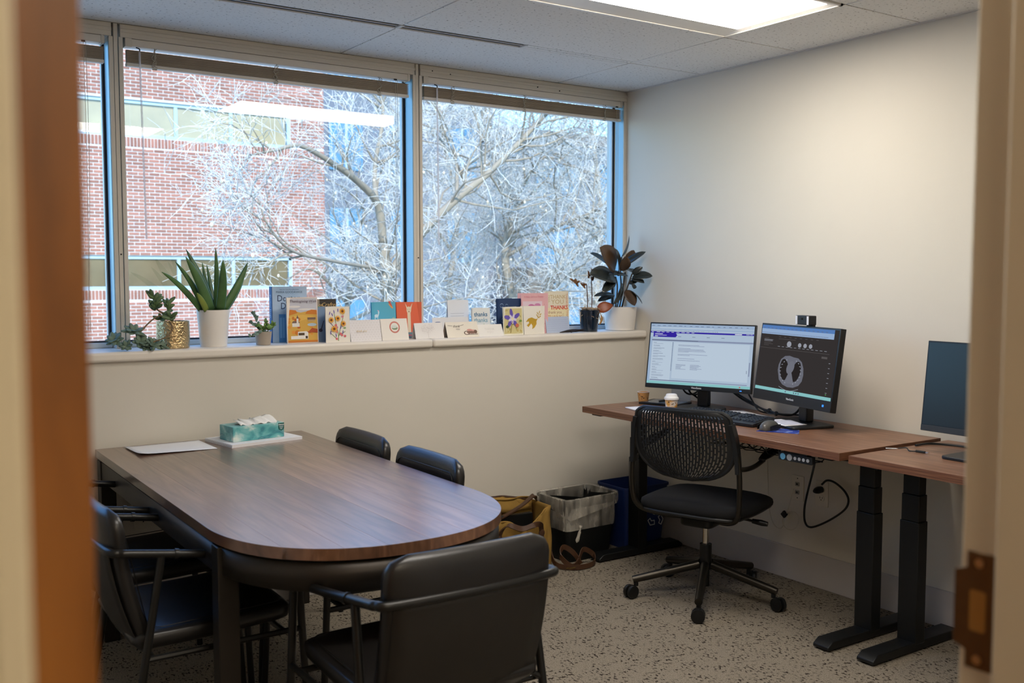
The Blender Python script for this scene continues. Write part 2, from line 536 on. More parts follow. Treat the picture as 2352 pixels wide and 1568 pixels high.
# ---- recessed troffers
m_fix = mat('fixture_white', S(232, 228, 220), 0.35)
m_lens = emit_mat('lit_lens', (1.0, 0.93, 0.84, 1), 18.0)
def troffer(x0, x1, y0, y1, label):
    t = thing('ceiling_light', label, 'light fixture', ((x0 + x1) / 2, (y0 + y1) / 2, H - 0.004), group='recessed ceiling lights')
    a, b = (x1 - x0) / 2 - 0.006, (y1 - y0) / 2 - 0.006
    for s in (-1, 1):
        MB().box(-a, a, s * b - (0.012 if s > 0 else -0.0), s * b + (0.0 if s > 0 else 0.012), 0, 0.02).build('frame_rail', m_fix, t)
        MB().box(s * a - (0.012 if s > 0 else 0), s * a + (0 if s > 0 else 0.012), -b, b, 0, 0.02).build('frame_rail', m_fix, t)
    # sloped side reflectors rising to the lens
    for s in (-1, 1):
        MB().poly([(-a + 0.012, s * (b - 0.012), 0.004), (a - 0.012, s * (b - 0.012), 0.004), (a - 0.03, s * (b - (0.10 if s > 0 else 0.05)), 0.014), (-a + 0.03, s * (b - (0.10 if s > 0 else 0.05)), 0.014)]).build('side_reflector', m_fix, t, solid=0.002)
        MB().poly([(s * (a - 0.012), -b + 0.012, 0.004), (s * (a - 0.012), b - 0.012, 0.004), (s * (a - 0.03), b - 0.10, 0.014), (s * (a - 0.03), -b + 0.05, 0.014)]).build('end_reflector', m_fix, t, solid=0.002)
    MB().box(-a + 0.03, a - 0.03, -b + 0.05, b - 0.10, 0.012, 0.016).build('lens', m_lens, t)
    MB().box(-a, a, -b, b, 0.085, 0.09).build('housing', m_fix, t)
    for s in (-1, 1): MB().box(s * 0.4 - 0.012, s * 0.4 + 0.012, b - 0.013, b - 0.002, -0.002, 0.004).build('latch', m_tee, t)
troffer(1.888, 3.109, 2.40, 3.01, 'bright recessed ceiling light above the desk')
troffer(0.668, 1.888, 1.025, 1.635, 'recessed ceiling light nearer the doorway, mirrored in the window')
# unseen corridor light, added to brighten the door jamb
ct = thing('added_corridor_light', 'unseen ceiling light added in the corridor to light the door jamb', 'light fixture', (0.6, -0.9, H - 0.03))
MB().box(-0.6, 0.6, -0.15, 0.15, 0.0, 0.004).build('lens', emit_mat('added_corridor_lens', (1.0, 0.86, 0.66, 1), 26.0), ct)
MB().box(-0.62, 0.62, -0.17, 0.17, 0.005, 0.029).build('housing', m_fix, ct)

# ---- doorway: frame with stop, strike plate, open wooden door
jf = struct('trim_1', 'cream metal door frame around the doorway')
for nm, bx in (('jamb', (0.98, 1.03, 0.43, 0.592)), ('jamb_stop', (0.963, 0.98, 0.43, 0.546)), ('jamb', (-0.01, 0.042, 0.43, 0.592)), ('jamb_stop', (0.042, 0.057, 0.43, 0.546))):
    MB().box(bx[0], bx[1], bx[2], bx[3], 0, 2.11).build(nm, m_jamb, jf, bevel=0.003)
MB().box(-0.01, 1.03, 0.43, 0.592, 2.11, 2.16).build('frame_head', m_jamb, jf)
for a, b in ((1.02, 1.09), (-0.06, 0.0)):
    MB().box(a, b, YF, YF + 0.014, 0, 2.2).build('casing', m_jamb, jf)
m_bronze = mat('dull_bronze', S(104, 84, 60), 0.38, metal=0.85, vary=0.12, vscale=30)
sp = MB()
pl = [(0.0, -0.063), (0.030, -0.063), (0.030, 0.063), (0.0, 0.063), (0.0, 0.045), (-0.014, 0.040), (-0.014, -0.040), (0.0, -0.045)]
# plate in the y-z plane on the jamb face x = 0.98 (first coordinate runs towards the corridor)
Mp = Matrix(((0, 0, -1, 0.9798), (-1, 0, 0, 0.5835), (0, 1, 0, 1.050), (0, 0, 0, 1)))
sp.prism(pl, 0, 0.0022, M=Mp)
spo = sp.build('strike_plate', m_bronze, jf, bevel=0.0006, seg=1); spo['label'] = 'dull bronze strike plate'
MB().prism(rrect(0.004, 0.022, -0.022, 0.022, 0.003), 0.0021, 0.0026, M=Mp).build('latch_hole', mat('latch_recess', S(170, 130, 70), 0.4, metal=0.6), spo)
for zz in (-0.052, 0.052):
    MB().prism(ellipse(0.014, zz, 0.005, 0.005), 0.002, 0.0036, M=Mp).build('screw', mat('screw_steel', S(190, 175, 150), 0.3, metal=1.0), spo)
m_door = ramp_mat('door_veneer', [(0.25, S(104, 60, 18)), (0.5, S(140, 84, 28)), (0.75, S(166, 106, 42))], 4.0, (5, 5, 0.8), rough=0.4, distort=0.6)
dr = struct('door_1', 'orange brown wooden door standing open', (0.07, 0.603, 0.01))
MB().box(0, 0.044, 0, 0.914, 0, 2.09).build('door_leaf', m_door, dr, bevel=0.002)
for zz in (0.25, 1.05, 1.85):
    MB().tube([(-0.004, -0.006, zz - 0.05), (-0.004, -0.006, zz + 0.05)], 0.006, 10).build('hinge', m_bronze, dr)
hd = MB().tube(spline([(0.044, 0.85, 0.98), (0.09, 0.85, 0.98), (0.095, 0.83, 0.98), (0.095, 0.73, 0.98)], 4), 0.009, 10).build('door_handle', mat('satin_nickel', S(170, 168, 162), 0.3, metal=1.0), dr, smooth=True)

# ================================================================= the window wall
m_frame = mat('window_frame_paint', S(208, 201, 188), 0.42, vary=0.015)
m_alu = mat('pale_aluminium', S(196, 206, 212), 0.35, vary=0.02)
m_gask = mat('black_gasket', S(20, 24, 30), 0.5)
m_glass = glass_mat('window_glass', (0.86, 0.94, 0.97, 1), 1.85)

sl = struct('trim_2', 'cream window sill running the width of the wall')
for x0, x1 in ((-0.5, 2.2585), (2.2605, XW)):
    MB().box(x0, x1, 4.007, 4.30, 1.069, 1.109).build('sill_board', m_sill, sl, bevel=0.012, seg=4)

hd = struct('trim_3', 'cream head trim between window and ceiling')
MB().box(-0.62, 3.72, 4.20, 4.45, H + 0.001, 2.53).build('head_wall', m_frame, hd)
for x0, x1 in ((-0.5, 0.905), (0.938, 2.268), (2.297, XW)):
    MB().box(x0, x1, 4.19, 4.33, 2.354, H).build('head_board', m_frame, hd, bevel=0.002)
    MB().box(x0, x1, 4.186, 4.192, 2.374, 2.388).build('head_ridge', m_frame, hd, bevel=0.002)
for x, z in ((2.36, 2.382), (2.46, 2.377), (2.98, 2.371), (3.12, 2.366)):
    MB().tube([(x, 4.184, z), (x, 4.188, z)], 0.003, 8).build('screw', m_dark, hd)

m_rev = mat('painted_sky_blue', S(150, 196, 222), 0.3, vary=0.02)  # blue sky light on the frame sides, painted in as colour
def mullion(n, x0, x1, label):
    t = struct('trim_%d' % n, label)
    w = (x1 - x0) / 3
    for k, dy in enumerate((0.0, 0.004, 0.0)):
        MB().box(x0 + w * k + 0.0012, x0 + w * (k + 1) - 0.0012, 4.19 + dy, 4.262, 1.109, 2.354 if k != 1 else H).build('mullion_strip', m_frame, t, bevel=0.0015)
    MB().box(x0 + 0.003, x1 - 0.003, 4.20, 4.33, 1.109, 2.354).build('mullion_core', mat('mullion_outside', S(150, 190, 215), 0.4), t)
    MB().box(x0 - 0.0008, x0 + 0.001, 4.196, 4.2625, 1.132, 2.334).build('mullion_sky_tint', m_rev, t)  # thin strip carrying the painted sky blue
    MB().tube([((x0 + x1) / 2, 4.1925, 1.49), ((x0 + x1) / 2, 4.196, 1.49)], 0.0035, 8).build('screw', m_dark, t)
mullion(4, 0.893, 0.949, 'cream window mullion behind the gold pot')
mullion(5, 2.256, 2.308, 'cream window mullion behind the orange llama card')
t = struct('trim_6', 'pale frame strip where the window meets the right wall')
MB().box(3.565, XW, 4.19, 4.33, 1.109, 2.354).build('frame_strip', m_frame, t, bevel=0.002)
MB().box(3.564, 3.566, 4.196, 4.2625, 1.132, 2.334).build('frame_sky_tint', m_rev, t)  # same painted sky blue beside the right wall

def window(n, x0, x1, label):
    t = struct('window_%d' % n, label)
    z0, z1 = 1.109, 2.354
    MB().box(x0, x1, 4.252, 4.30, z0, z0 + 0.022).build('bottom_track', m_alu, t, bevel=0.003)
    MB().box(x0, x1, 4.262, 4.30, z1 - 0.02, z1).build('top_track', m_alu, t)
    for a, b in ((x0, x0 + 0.012), (x1 - 0.008, x1)):
        MB().box(a, b, 4.272, 4.30, z0 + 0.022, z1 - 0.02).build('side_gasket', m_gask, t)
    MB().box(x1 - 0.0125, x1 - 0.0085, 4.278, 4.30, z0 + 0.022, z1 - 0.02).build('side_bead', m_alu, t)
    MB().box(x0 + 0.012, x1 - 0.012, 4.268, 4.30, z0 + 0.022, z0 + 0.028).build('bottom_gasket', m_gask, t)
    MB().poly([(x0 + 0.01, 4.29, z0 + 0.01), (x1 - 0.01, 4.29, z0 + 0.01), (x1 - 0.01, 4.29, z1 - 0.01), (x0 + 0.01, 4.29, z1 - 0.01)]).build('glass_pane', m_glass, t)
window(1, -0.5, 0.893, 'window pane beside the open door')
window(2, 0.949, 2.256, 'wide middle window pane facing the brick building')
window(3, 2.308, 3.565, 'window pane by the right wall, full of branches')

# ---- raised blinds
m_slat = mat('blind_slat', S(166, 150, 128), 0.5, vary=0.06, vscale=20, rnd=0.12)
m_rail = mat('blind_rail', S(216, 209, 198), 0.45, vary=0.02)
m_cord = mat('blind_cord', S(176, 168, 152), 0.8)
m_wand = mat('clear_wand', S(236, 236, 246), 0.2, alpha=0.42, spec=0.7)
def blind(x0, x1, wand, cords, bunches, label):
    t = thing('window_blind', label, 'blind', ((x0 + x1) / 2, 4.215, 2.354), group='raised slat blinds')
    ox = (x0 + x1) / 2
    a, b = x0 - ox + 0.006, x1 - ox - 0.006
    MB().box(a, b, -0.022, 0.02, -0.030, -0.001).build('headrail', m_rail, t, bevel=0.002)
    for s in (a, b): MB().box(s - 0.004, s + (0.022 if s < 0 else 0.004) - (0.018 if s > 0 else 0), -0.0245, 0.02, -0.033, 0).build('end_bracket', m_frame, t, bevel=0.001)
    st = MB(); rr = random.Random(int(x0 * 100) + 5)
    for k in range(17):
        z = -0.044 - k * 0.0029; dy = rr.uniform(-0.0012, 0.0012)
        st.surf([[(a + 0.004, -0.013 + dy, z - 0.0008), (b - 0.004, -0.013 + dy, z - 0.0008)], [(a + 0.004, dy, z + 0.001), (b - 0.004, dy, z + 0.001)], [(a + 0.004, 0.013 + dy, z - 0.0008), (b - 0.004, 0.013 + dy, z - 0.0008)]])
    o = st.build('slat_stack', m_slat, t, solid=0.0016); o['kind'] = 'stuff'
    MB().box(a + 0.002, b - 0.002, -0.014, 0.014, -0.108, -0.0935).build('bottom_rail', m_rail, t, bevel=0.003)
    for x in bunches:
        q = MB(); rr = random.Random(int(x * 1000)); x -= ox
        for c in range(3):
            q.tube(spline([(x + rr.uniform(-0.012, 0.012), -0.016 - rr.uniform(0, 0.007), -0.03 - 0.075 * k / 7) for k in range(8)], 3), 0.0013, 5)
        q.tube([(x - 0.01, -0.016, -0.112), (x + 0.008, -0.017, -0.112)], 0.003, 6)
        o = q.build('ladder_cord', m_cord, t, smooth=True); o['kind'] = 'stuff'
    if wand is not None:
        w = wand - ox
        MB().tube(spline([(w - 0.012, -0.024, -0.034), (w, -0.03, -0.04), (w, -0.03, -0.055)], 3), 0.0025, 6).build('wand_hook', m_dark, t)
        MB().tube([(w, -0.03, -0.05), (w + 0.012, -0.02, -0.80)], 0.0042, 8).build('tilt_wand', m_wand, t, smooth=True)
    for c in cords:
        c -= ox
        MB().box(c - 0.007, c + 0.007, -0.026, -0.02, -0.036, -0.03).build('cord_lock', m_dark, t)
        for d_ in (0, 0.009):
            MB().tube(spline([(c + d_, -0.024, -0.034), (c + d_ + 0.002, -0.02, -0.5), (c + d_ * 0.3 - 0.004, -0.02, -0.95), (c - 0.012 + d_, -0.02, -1.17)], 5), 0.0009, 5).build('lift_cord', m_cord, t)
blind(-0.49, 0.886, None, (0.80,), (0.5,), 'raised blind on the pane beside the open door')
blind(0.955, 2.250, 1.010, (2.165,), (1.072, 1.585, 2.085), 'raised blind on the wide middle window pane')
blind(2.314, 3.562, 2.385, (3.515,), (2.48, 2.905, 3.43), 'raised blind on the window pane by the right wall')

# ---- wall plates
m_plate = mat('outlet_plastic', S(214, 206, 190), 0.4)
def plate(name, label, loc, rz, kind):
    t = thing(name, label, 'wall outlet', loc, rz)
    MB().prism(rrect(-0.035, 0.035, -0.058, 0.058, 0.004), 0, 0.005, M=UPRIGHT).build('cover_plate', m_plate, t, bevel=0.0015)
    if kind == 'power':
        for zz in (-0.02, 0.02):
            r_ = MB().prism(ellipse(0, zz, 0.017, 0.0145, 24), 0.005, 0.0075, M=UPRIGHT).build('receptacle', m_plate, t)
            for dx, dz, w, h_ in ((-0.0065, 0.003, 0.0012, 0.0045), (0.0065, 0.003, 0.0012, 0.0035), (0, -0.007, 0.0022, 0.0022)):
                MB().prism([(dx - w, zz + dz - h_), (dx + w, zz + dz - h_), (dx + w, zz + dz + h_), (dx - w, zz + dz + h_)], 0.0074, 0.0078, M=UPRIGHT).build('slot', m_dark, r_)
        MB().prism(ellipse(0, 0, 0.0025, 0.0025, 10), 0.005, 0.0062, M=UPRIGHT).build('screw', m_plate, t)
    else:
        for zz in (-0.019, 0.019):
            MB().prism(rrect(-0.011, 0.011, zz - 0.009, zz + 0.009, 0.002), 0.005, 0.009, M=UPRIGHT).build('jack', mat('jack_grey', S(150, 146, 138), 0.4), t)
            MB().prism(rrect(-0.005, 0.005, zz - 0.004, zz + 0.004, 0.001), 0.009, 0.0094, M=UPRIGHT).build('port', m_dark, t)
        for zz in (-0.045, 0.045):
            MB().prism(ellipse(0, zz, 0.0025, 0.0025, 10), 0.005, 0.0062, M=UPRIGHT).build('screw', m_dark, t)
    return t
plate('data_outlet', 'cream data outlet plate on the wall under the desk', (XW, 2.969, 0.432), -PI / 2, 'data')
plate('power_outlet', 'power outlet under the desk with a black plug in it', (XW, 2.834, 0.430), -PI / 2, 'power')
ol = plate('power_outlet', 'power outlet on the wall under the meeting table', (0.941, YL, 0.455), 0, 'power')
MB().box(-0.012, 0.012, -0.0054, -0.005, 0.0435, 0.0455).build('printed_line', m_dark, ol)

# ================================================================= outside: brick building, far building, trees
gr = tag(MB().box(-60, 90, 6, 120, -4.6, -4.5).build('ground', mat('pale_paving', S(196, 188, 174), 0.95, vary=0.25, vscale=0.6)), 'pale sunlit paving far below the window', 'ground', kind='structure')

YB = 21.0
m_mort = mat('mortar', S(196, 188, 182), 0.95, vary=0.08, vscale=6)
m_brick = mat('red_brick', S(140, 92, 76), 0.9, vary=0.18, vscale=3, rnd=0.22)
bb = thing('brick_building', 'red brick building with two bands of windows outside', 'building', (9.03, YB, -4.5))
def loc_b(x, y, z): return (x - 9.03, y - YB, z + 4.5)
holes = [(-2.5, 8.24, 4.205, 4.955), (-2.5, 8.24, 1.115, 1.815)]
wm = MB()
def wbox(x0, x1, z0, z1, y0=YB + 0.008, y1=YB + 0.30):
    a = loc_b(x0, y0, z0); b = loc_b(x1, y1, z1); wm.box(a[0], b[0], a[1], b[1], a[2], b[2])
wbox(-2.5, 9.025, -4.5, 1.115); wbox(-2.5, 9.025, 1.815, 4.205); wbox(-2.5, 9.025, 4.955, 9.5)
wbox(8.24, 9.025, 1.115, 1.815); wbox(8.24, 9.025, 4.205, 4.955)
wm.build('wall', m_mort, bb)
MB().box(-11.5, -0.006, 0.3, 12, 0, 14).build('building_core', m_mort, bb)
# bricks: running bond, a soldier course under and over each window band
CH, BL = 0.0677, 0.2135
singles, rest = [], []
def clash(x0, x1, z0, z1):
    return any(x1 > h[0] and x0 < h[1] and z1 > h[2] + 0.001 and z0 < h[3] - 0.001 for h in holes)
sold = [(4.205 - 0.203, 4.205), (1.115 - 0.203, 1.115)]
row = 0; z = -0.35
while z < 7.6:
    z0, z1 = z + 0.010, z + CH - 0.010
    if not any(z0 < b and z1 > a for a, b in sold):
        x = 9.03 - (BL / 2 if row % 2 else 0)
        if row % 2: rest.append((9.03 - BL / 2 + 0.005, 9.03, z0, z1))
        while x > 1.2:
            x0, x1 = x - BL + 0.018, x
            if not clash(x0, x1, z0, z1):
                (singles if (4.25 < x0 < 6.35 and 2.05 < z < 4.0) else rest).append((x0, x1, z0, z1))
            elif x1 > 8.24 > x0 and x1 - 8.25 > 0.03:
                rest.append((8.25, x1, z0, z1))
            x -= BL
    z += CH; row += 1
for a, b in sold:
    x = 9.03
    while x > 1.2:
        if x < 8.3: rest.append((x - 0.050, x, a + 0.010, b - 0.008))
        x -= CH
    xx = 9.03; zz = a                                             # plain bricks beside the soldier run
    for k in range(3):
        zz0 = a + k * CH; x = 9.03 - (BL / 2 if k % 2 else 0)
        while x > 8.33:
            rest.append((max(x - BL + 0.01, 8.31), x, zz0 + 0.005, zz0 + CH - 0.005)); x -= BL
        if k % 2: rest.append((9.03 - BL / 2 + 0.005, 9.03, zz0 + 0.005, zz0 + CH - 0.005))
singles.sort(key=lambda q: -q[2]); extra = singles[300:]; singles = singles[:300]; rest += extra
bmesh1 = None
for (x0, x1, z0, z1) in singles:
    if bmesh1 is None:
        o = MB().box(-(BL - 0.018) / 2, (BL - 0.018) / 2, -0.006, 0.02, -(CH - 0.02) / 2, (CH - 0.02) / 2).build('brick', m_brick, bb); bmesh1 = o.data
    else:
        o = bpy.data.objects.new('brick', bmesh1); COL.objects.link(o); o.parent = bb
    o.location = loc_b((x0 + x1) / 2, YB, (z0 + z1) / 2)
q = MB()
for (x0, x1, z0, z1) in rest:
    a = loc_b(x0, YB - 0.006, z0); b = loc_b(x1, YB + 0.02, z1); q.box(a[0], b[0], a[1], b[1], a[2], b[2])
o = q.build('brick_field', m_brick, bb); o['kind'] = 'stuff'
m_wfr = mat('window_frame_grey', S(150, 168, 176), 0.4)
m_pup = mat('tree_reflection_pane', S(152, 134, 98), 0.12, vary=0.2, vscale=1.5, spec=0.9)  # bright tan tree reflection painted into the upper pane colour
m_plo = mat('brown_reflection_pane', S(92, 76, 52), 0.10, vary=0.3, vscale=1.2, spec=0.9)  # dark brown reflection painted into the lower pane colour
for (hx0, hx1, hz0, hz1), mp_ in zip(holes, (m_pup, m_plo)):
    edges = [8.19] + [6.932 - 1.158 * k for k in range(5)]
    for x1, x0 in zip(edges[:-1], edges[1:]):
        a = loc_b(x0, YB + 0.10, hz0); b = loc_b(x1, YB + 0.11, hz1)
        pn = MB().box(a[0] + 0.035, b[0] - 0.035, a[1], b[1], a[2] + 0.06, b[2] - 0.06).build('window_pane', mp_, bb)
        MB().box(a[0] - 0.035, a[0] + 0.035, a[1] - 0.04, b[1] + 0.1, a[2], b[2]).build('window_mullion', m_wfr, pn)
    a = loc_b(edges[-1], YB + 0.05, hz0); b = loc_b(8.24, YB + 0.2, hz1)
    MB().box(a[0], b[0], a[1], b[1], a[2], a[2] + 0.07).build('window_rail', m_wfr, bb)
    MB().box(a[0], b[0], a[1], b[1], b[2] - 0.07, b[2]).build('window_rail', m_wfr, bb)
    MB().box(b[0] - 0.06, b[0], a[1], b[1], a[2], b[2]).build('window_stile', m_wfr, bb)
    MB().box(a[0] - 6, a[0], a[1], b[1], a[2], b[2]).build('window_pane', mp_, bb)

# far building, its blue-grey shade put into the panel colour
m_far = mat('far_shade_panels', S(98, 100, 106), 0.8, vary=0.1, vscale=0.6)
m_fard = mat('far_brown', S(92, 80, 68), 0.85, vary=0.1, vscale=0.8)
m_bluew = mat('blue_window', S(66, 108, 134), 0.35, vary=0.2, vscale=0.5, spec=0.9)
fb = thing('far_building', 'building with painted blue-grey shade seen through the branches', 'building', (30, 34, -4.5))
MB().box(-16.5, -8.0, 0, 10, 0, 16.5).build('tower_wall', m_far, fb)
MB().box(-8.0, 26, -1.0, 10, 0, 11.3).build('wing_wall', m_far, fb)
MB().box(-8.6, 26.4, -1.5, 10, 11.3, 11.75).build('roof_edge', m_fard, fb)
MB().box(-8.5, 6, -3.2, -1.0, 0, 6.2).build('low_wing_wall', m_fard, fb)
for k in range(3):
    for j in range(4):
        x = -15.2 + k * 2.5; z_ = 3.0 + j * 3.4
        w_ = MB().box(x, x + 1.35, -0.06, 0.05, z_, z_ + 2.0).build('window', m_bluew, fb)
        MB().box(x + 0.62, x + 0.72, -0.1, 0.0, z_, z_ + 2.0).build('window_bar', m_wfr, w_)
for k in range(9):
    for j in range(2):
        x = -6.6 + k * 3.3; z_ = 6.4 + j * 2.6
        w_ = MB().box(x, x + 2.1, -1.06, -0.95, z_, z_ + 1.6).build('window', m_bluew, fb)
        MB().box(x + 1.0, x + 1.1, -1.1, -0.95, z_, z_ + 1.6).build('window_bar', m_wfr, w_)
for k in range(5):
    x = -7.4 + k * 2.7
    MB().box(x, x + 1.5, -3.26, -3.1, 4.0, 5.6).build('window', m_bluew, fb)

# ---- bare trees
m_bark = mat('pale_bark', S(140, 126, 108), 0.9, vary=0.15, vscale=6)
m_twig = mat('twig_bark', S(186, 180, 170), 0.85, vary=0.12, vscale=4)
m_bud = mat('dry_bud', S(214, 196, 168), 0.9, vary=0.2)
def lerp_path(P, t):
    f = t * (len(P) - 1); i = min(int(f), len(P) - 2); return P[i].lerp(P[i + 1], f - i), (P[i + 1] - P[i]).normalized()
def tree(label, base, limbs, seed, n1=26, n2=10, n3=6, spread=1.0, buds=60, twr=1.0):
    """limbs: list of (world points, r0, r1). Branches, twigs and twiglets sprout from them."""
    rr = random.Random(seed)
    t = thing('bare_tree', label, 'tree', base)
    B = Vector(base)
    big, tw, bud = MB(), MB(), MB()
    def shoot(p, d, L, n, droop):
        pts = [p]; d = d.normalized()
        for k in range(n):
            d = (d + Vector((rr.gauss(0, .22), rr.gauss(0, .18), rr.gauss(0.03, .20) - droop))).normalized()
            p = p + d * (L / n); pts.append(p)
        return pts
    def side(d):
        u, w = frame(d); a = rr.uniform(0, 2 * PI)
        v = (u * math.cos(a) + w * math.sin(a))
        v.y *= 0.75
        return (d * rr.uniform(0.35, 0.9) + v * rr.uniform(0.6, 1.1)).normalized()
    second = []
    for pts, r0, r1, *dn in limbs:
        dens = dn[0] if dn else 1.0
        P = spline(pts, 5); k = len(P)
        big.tube([p - B for p in P], [0.62 * (r0 + (r1 - r0) * i / (k - 1)) for i in range(k)], 8, caps=True)
        Ltot = sum((P[i + 1] - P[i]).length for i in range(k - 1))
        for c in range(int(n1 * dens * max(0.3, Ltot / 4.0))):
            tt = rr.uniform(0.18, 1.0); p, d = lerp_path(P, tt)
            L = rr.uniform(0.7, 1.7) * spread * (1.15 - 0.4 * tt) * (0.55 if dens < 1 else 1.0)
            Q = shoot(p, side(d), L, 6, rr.choice((0.0, 0.02, 0.08)))
            r = min((r0 + (r1 - r0) * tt) * 0.5, 0.015)
            big.tube([q - B for q in Q], [r * (1 - 0.72 * i / 6) for i in range(7)], 5, caps=False)
            second.append((Q, r * 0.4))
    for Q, r in second:
        for c in range(rr.randint(n2 // 2, n2)):
            tt = rr.uniform(0.15, 1.0); p, d = lerp_path(Q, tt)
            T = shoot(p, side(d), rr.uniform(0.25, 0.75) * spread, 4, rr.choice((0, 0.05, -0.05)))
            r2 = max(0.0042 * twr, r * 0.55)
            tw.tube([q - B for q in T], [r2 * (1 - 0.5 * i / 4) for i in range(5)], 3, caps=False)
            for e in range(rr.randint(n3 // 2, n3)):
                p2, d2 = lerp_path(T, rr.uniform(0.2, 1.0))
                U = shoot(p2, side(d2), rr.uniform(0.10, 0.32), 2, 0)
                tw.tube([q - B for q in U], [0.0034 * twr, 0.0028 * twr, 0.002 * twr], 3, caps=False)
                if rr.random() < 0.03 and buds > 0:
                    buds -= 1; c_ = U[-1] - B; s_ = rr.uniform(0.008, 0.018)
                    bud.sphere((c_.x, c_.y, c_.z), s_, 4, (1, 1, rr.uniform(1, 1.5)))
    big.build('trunk_and_limbs', m_bark, t, smooth='all')
    o = tw.build('twigs', m_twig, t); o['kind'] = 'stuff'
    if bud.v:
        o = bud.build('dry_seed_clusters', m_bud, t, smooth='all'); o['kind'] = 'stuff'
    return t
tree('bare tree with a pale forked trunk nearest the window', (5.105, 10.000, -1.173),
     [([(5.105, 10.000, -1.173), (5.079, 10.000, 0.779), (5.035, 10.000, 1.370), (4.995, 10.000, 1.759)], 0.14, 0.10),
      ([(4.995, 10.000, 1.759), (4.886, 9.900, 2.185), (4.543, 9.700, 2.413), (4.159, 9.500, 2.567), (3.751, 9.300, 2.680), (3.446, 9.200, 2.605), (3.174, 9.100, 2.531)], 0.085, 0.012, 0.45),
      ([(5.035, 10.000, 1.370), (5.384, 9.900, 1.837), (5.843, 9.800, 2.292), (6.255, 9.700, 2.630), (6.834, 9.600, 3.206), (7.371, 9.500, 3.765)], 0.10, 0.03),
      ([(4.995, 10.000, 1.759), (5.042, 10.300, 2.561), (5.260, 10.500, 3.346), (5.092, 10.600, 3.993)], 0.06, 0.015),
      ([(5.047, 10.000, 1.467), (4.062, 9.200, 1.547), (3.449, 8.800, 1.639), (3.149, 8.600, 1.864), (3.061, 8.600, 2.093)], 0.035, 0.008, 0.4),
      ([(5.843, 9.800, 2.292), (6.054, 10.200, 2.867), (6.020, 10.500, 3.417)], 0.04, 0.012)], 11, n1=34, n2=12, n3=7, buds=140)
tree('bare tree with dense criss-crossing twigs right of the forked tree', (8.005, 11.500, -1.644),
     [([(8.005, 11.500, -1.644), (7.852, 11.500, 0.622), (7.631, 11.500, 1.665), (7.814, 11.500, 2.457)], 0.13, 0.07),
      ([(7.814, 11.500, 2.457), (8.008, 11.300, 2.935), (8.616, 11.100, 3.500), (9.243, 11.000, 4.093)], 0.05, 0.015),
      ([(7.631, 11.500, 1.665), (8.166, 11.000, 2.082), (8.535, 10.600, 2.313), (9.141, 10.400, 2.803)], 0.05, 0.012),
      ([(7.814, 11.500, 2.457), (7.537, 11.800, 3.255), (7.520, 12.000, 4.068)], 0.05, 0.015),
      ([(7.852, 11.500, 0.869), (8.169, 10.800, 1.362), (8.605, 10.400, 1.835)], 0.04, 0.01)], 23, n1=38, n2=13, n3=7, buds=120)
tree('bare tree farther back behind the right-hand pane', (11.513, 14.000, -2.032),
     [([(11.513, 14.000, -2.032), (11.286, 14.000, 0.874), (11.375, 14.000, 2.452), (11.163, 14.000, 3.995), (11.056, 14.000, 5.134)], 0.13, 0.03),
      ([(11.379, 14.000, 1.980), (10.075, 13.700, 2.913), (9.198, 13.600, 3.788)], 0.06, 0.015),
      ([(11.283, 14.000, 1.269), (12.188, 13.500, 2.454), (13.167, 13.400, 3.286)], 0.06, 0.015),
      ([(11.330, 14.000, 1.664), (9.588, 13.400, 1.932), (8.510, 13.200, 2.182)], 0.05, 0.012)], 31, n1=36, n2=11, n3=6, buds=60, twr=1.2)
tree('low scrubby bare tree at the corner of the brick building', (5.910, 13.000, -0.897),
     [([(5.910, 13.000, -0.897), (5.895, 13.000, 0.614), (6.008, 13.000, 1.609), (6.221, 13.000, 2.360)], 0.10, 0.03),
      ([(5.933, 13.000, 0.987), (5.202, 12.500, 1.480), (4.756, 12.300, 1.364)], 0.04, 0.01, 0.5),
      ([(5.971, 13.000, 1.360), (6.294, 12.600, 1.852), (6.539, 12.400, 2.399)], 0.05, 0.012),
      ([(5.916, 13.000, 0.738), (6.322, 12.400, 1.056), (6.839, 12.200, 1.299), (7.366, 12.000, 1.360)], 0.05, 0.012)], 47, n1=30, n2=11, n3=6, buds=60, twr=1.1)
tree('slender bare tree behind the forked tree trunk', (9.423, 16.000, -1.791),
     [([(9.423, 16.000, -1.791), (9.341, 16.000, 0.857), (9.538, 16.000, 2.489), (9.262, 16.000, 3.843), (9.084, 16.000, 5.015)], 0.12, 0.03),
      ([(9.440, 16.000, 1.836), (8.422, 15.800, 2.986), (8.031, 15.700, 3.946)], 0.06, 0.015),
      ([(9.488, 16.000, 1.999), (10.485, 15.800, 3.006), (11.365, 15.600, 3.871)], 0.06, 0.015)], 53, n1=36, n2=11, n3=6, buds=0, twr=1.3)

# ================================================================= meeting table
m_walnut = ramp_mat('walnut_boards', [(0.25, S(74, 50, 36)), (0.45, S(104, 72, 52)), (0.6, S(122, 88, 66)), (0.8, S(146, 108, 82))], 2.6, (9, 0.7, 3), rough=0.30, detail=8, distort=1.6, rnd=0.26, spec=0.6, coat=0.8)
m_steel = mat('blackened_steel', S(52, 47, 42), 0.42, metal=0.6, vary=0.15, vscale=5)
TX0, TX1, TYB, TYC, TYF = 0.765, 1.600, 4.003, 2.60, 2.158
def front_y(x, inset=0.0):
    a = (TX1 - TX0) / 2 - inset; b = TYC - TYF - inset
    u = min(1.0, abs(x - (TX0 + TX1) / 2) / a)
    return TYC - b * (1 - u ** 2.25) ** (1 / 2.25)
tbl = thing('meeting_table', 'walnut meeting table with one rounded end and dark steel legs', 'table', ((TX0 + TX1) / 2, 3.1, 0))
ox, oy = (TX0 + TX1) / 2, 3.1
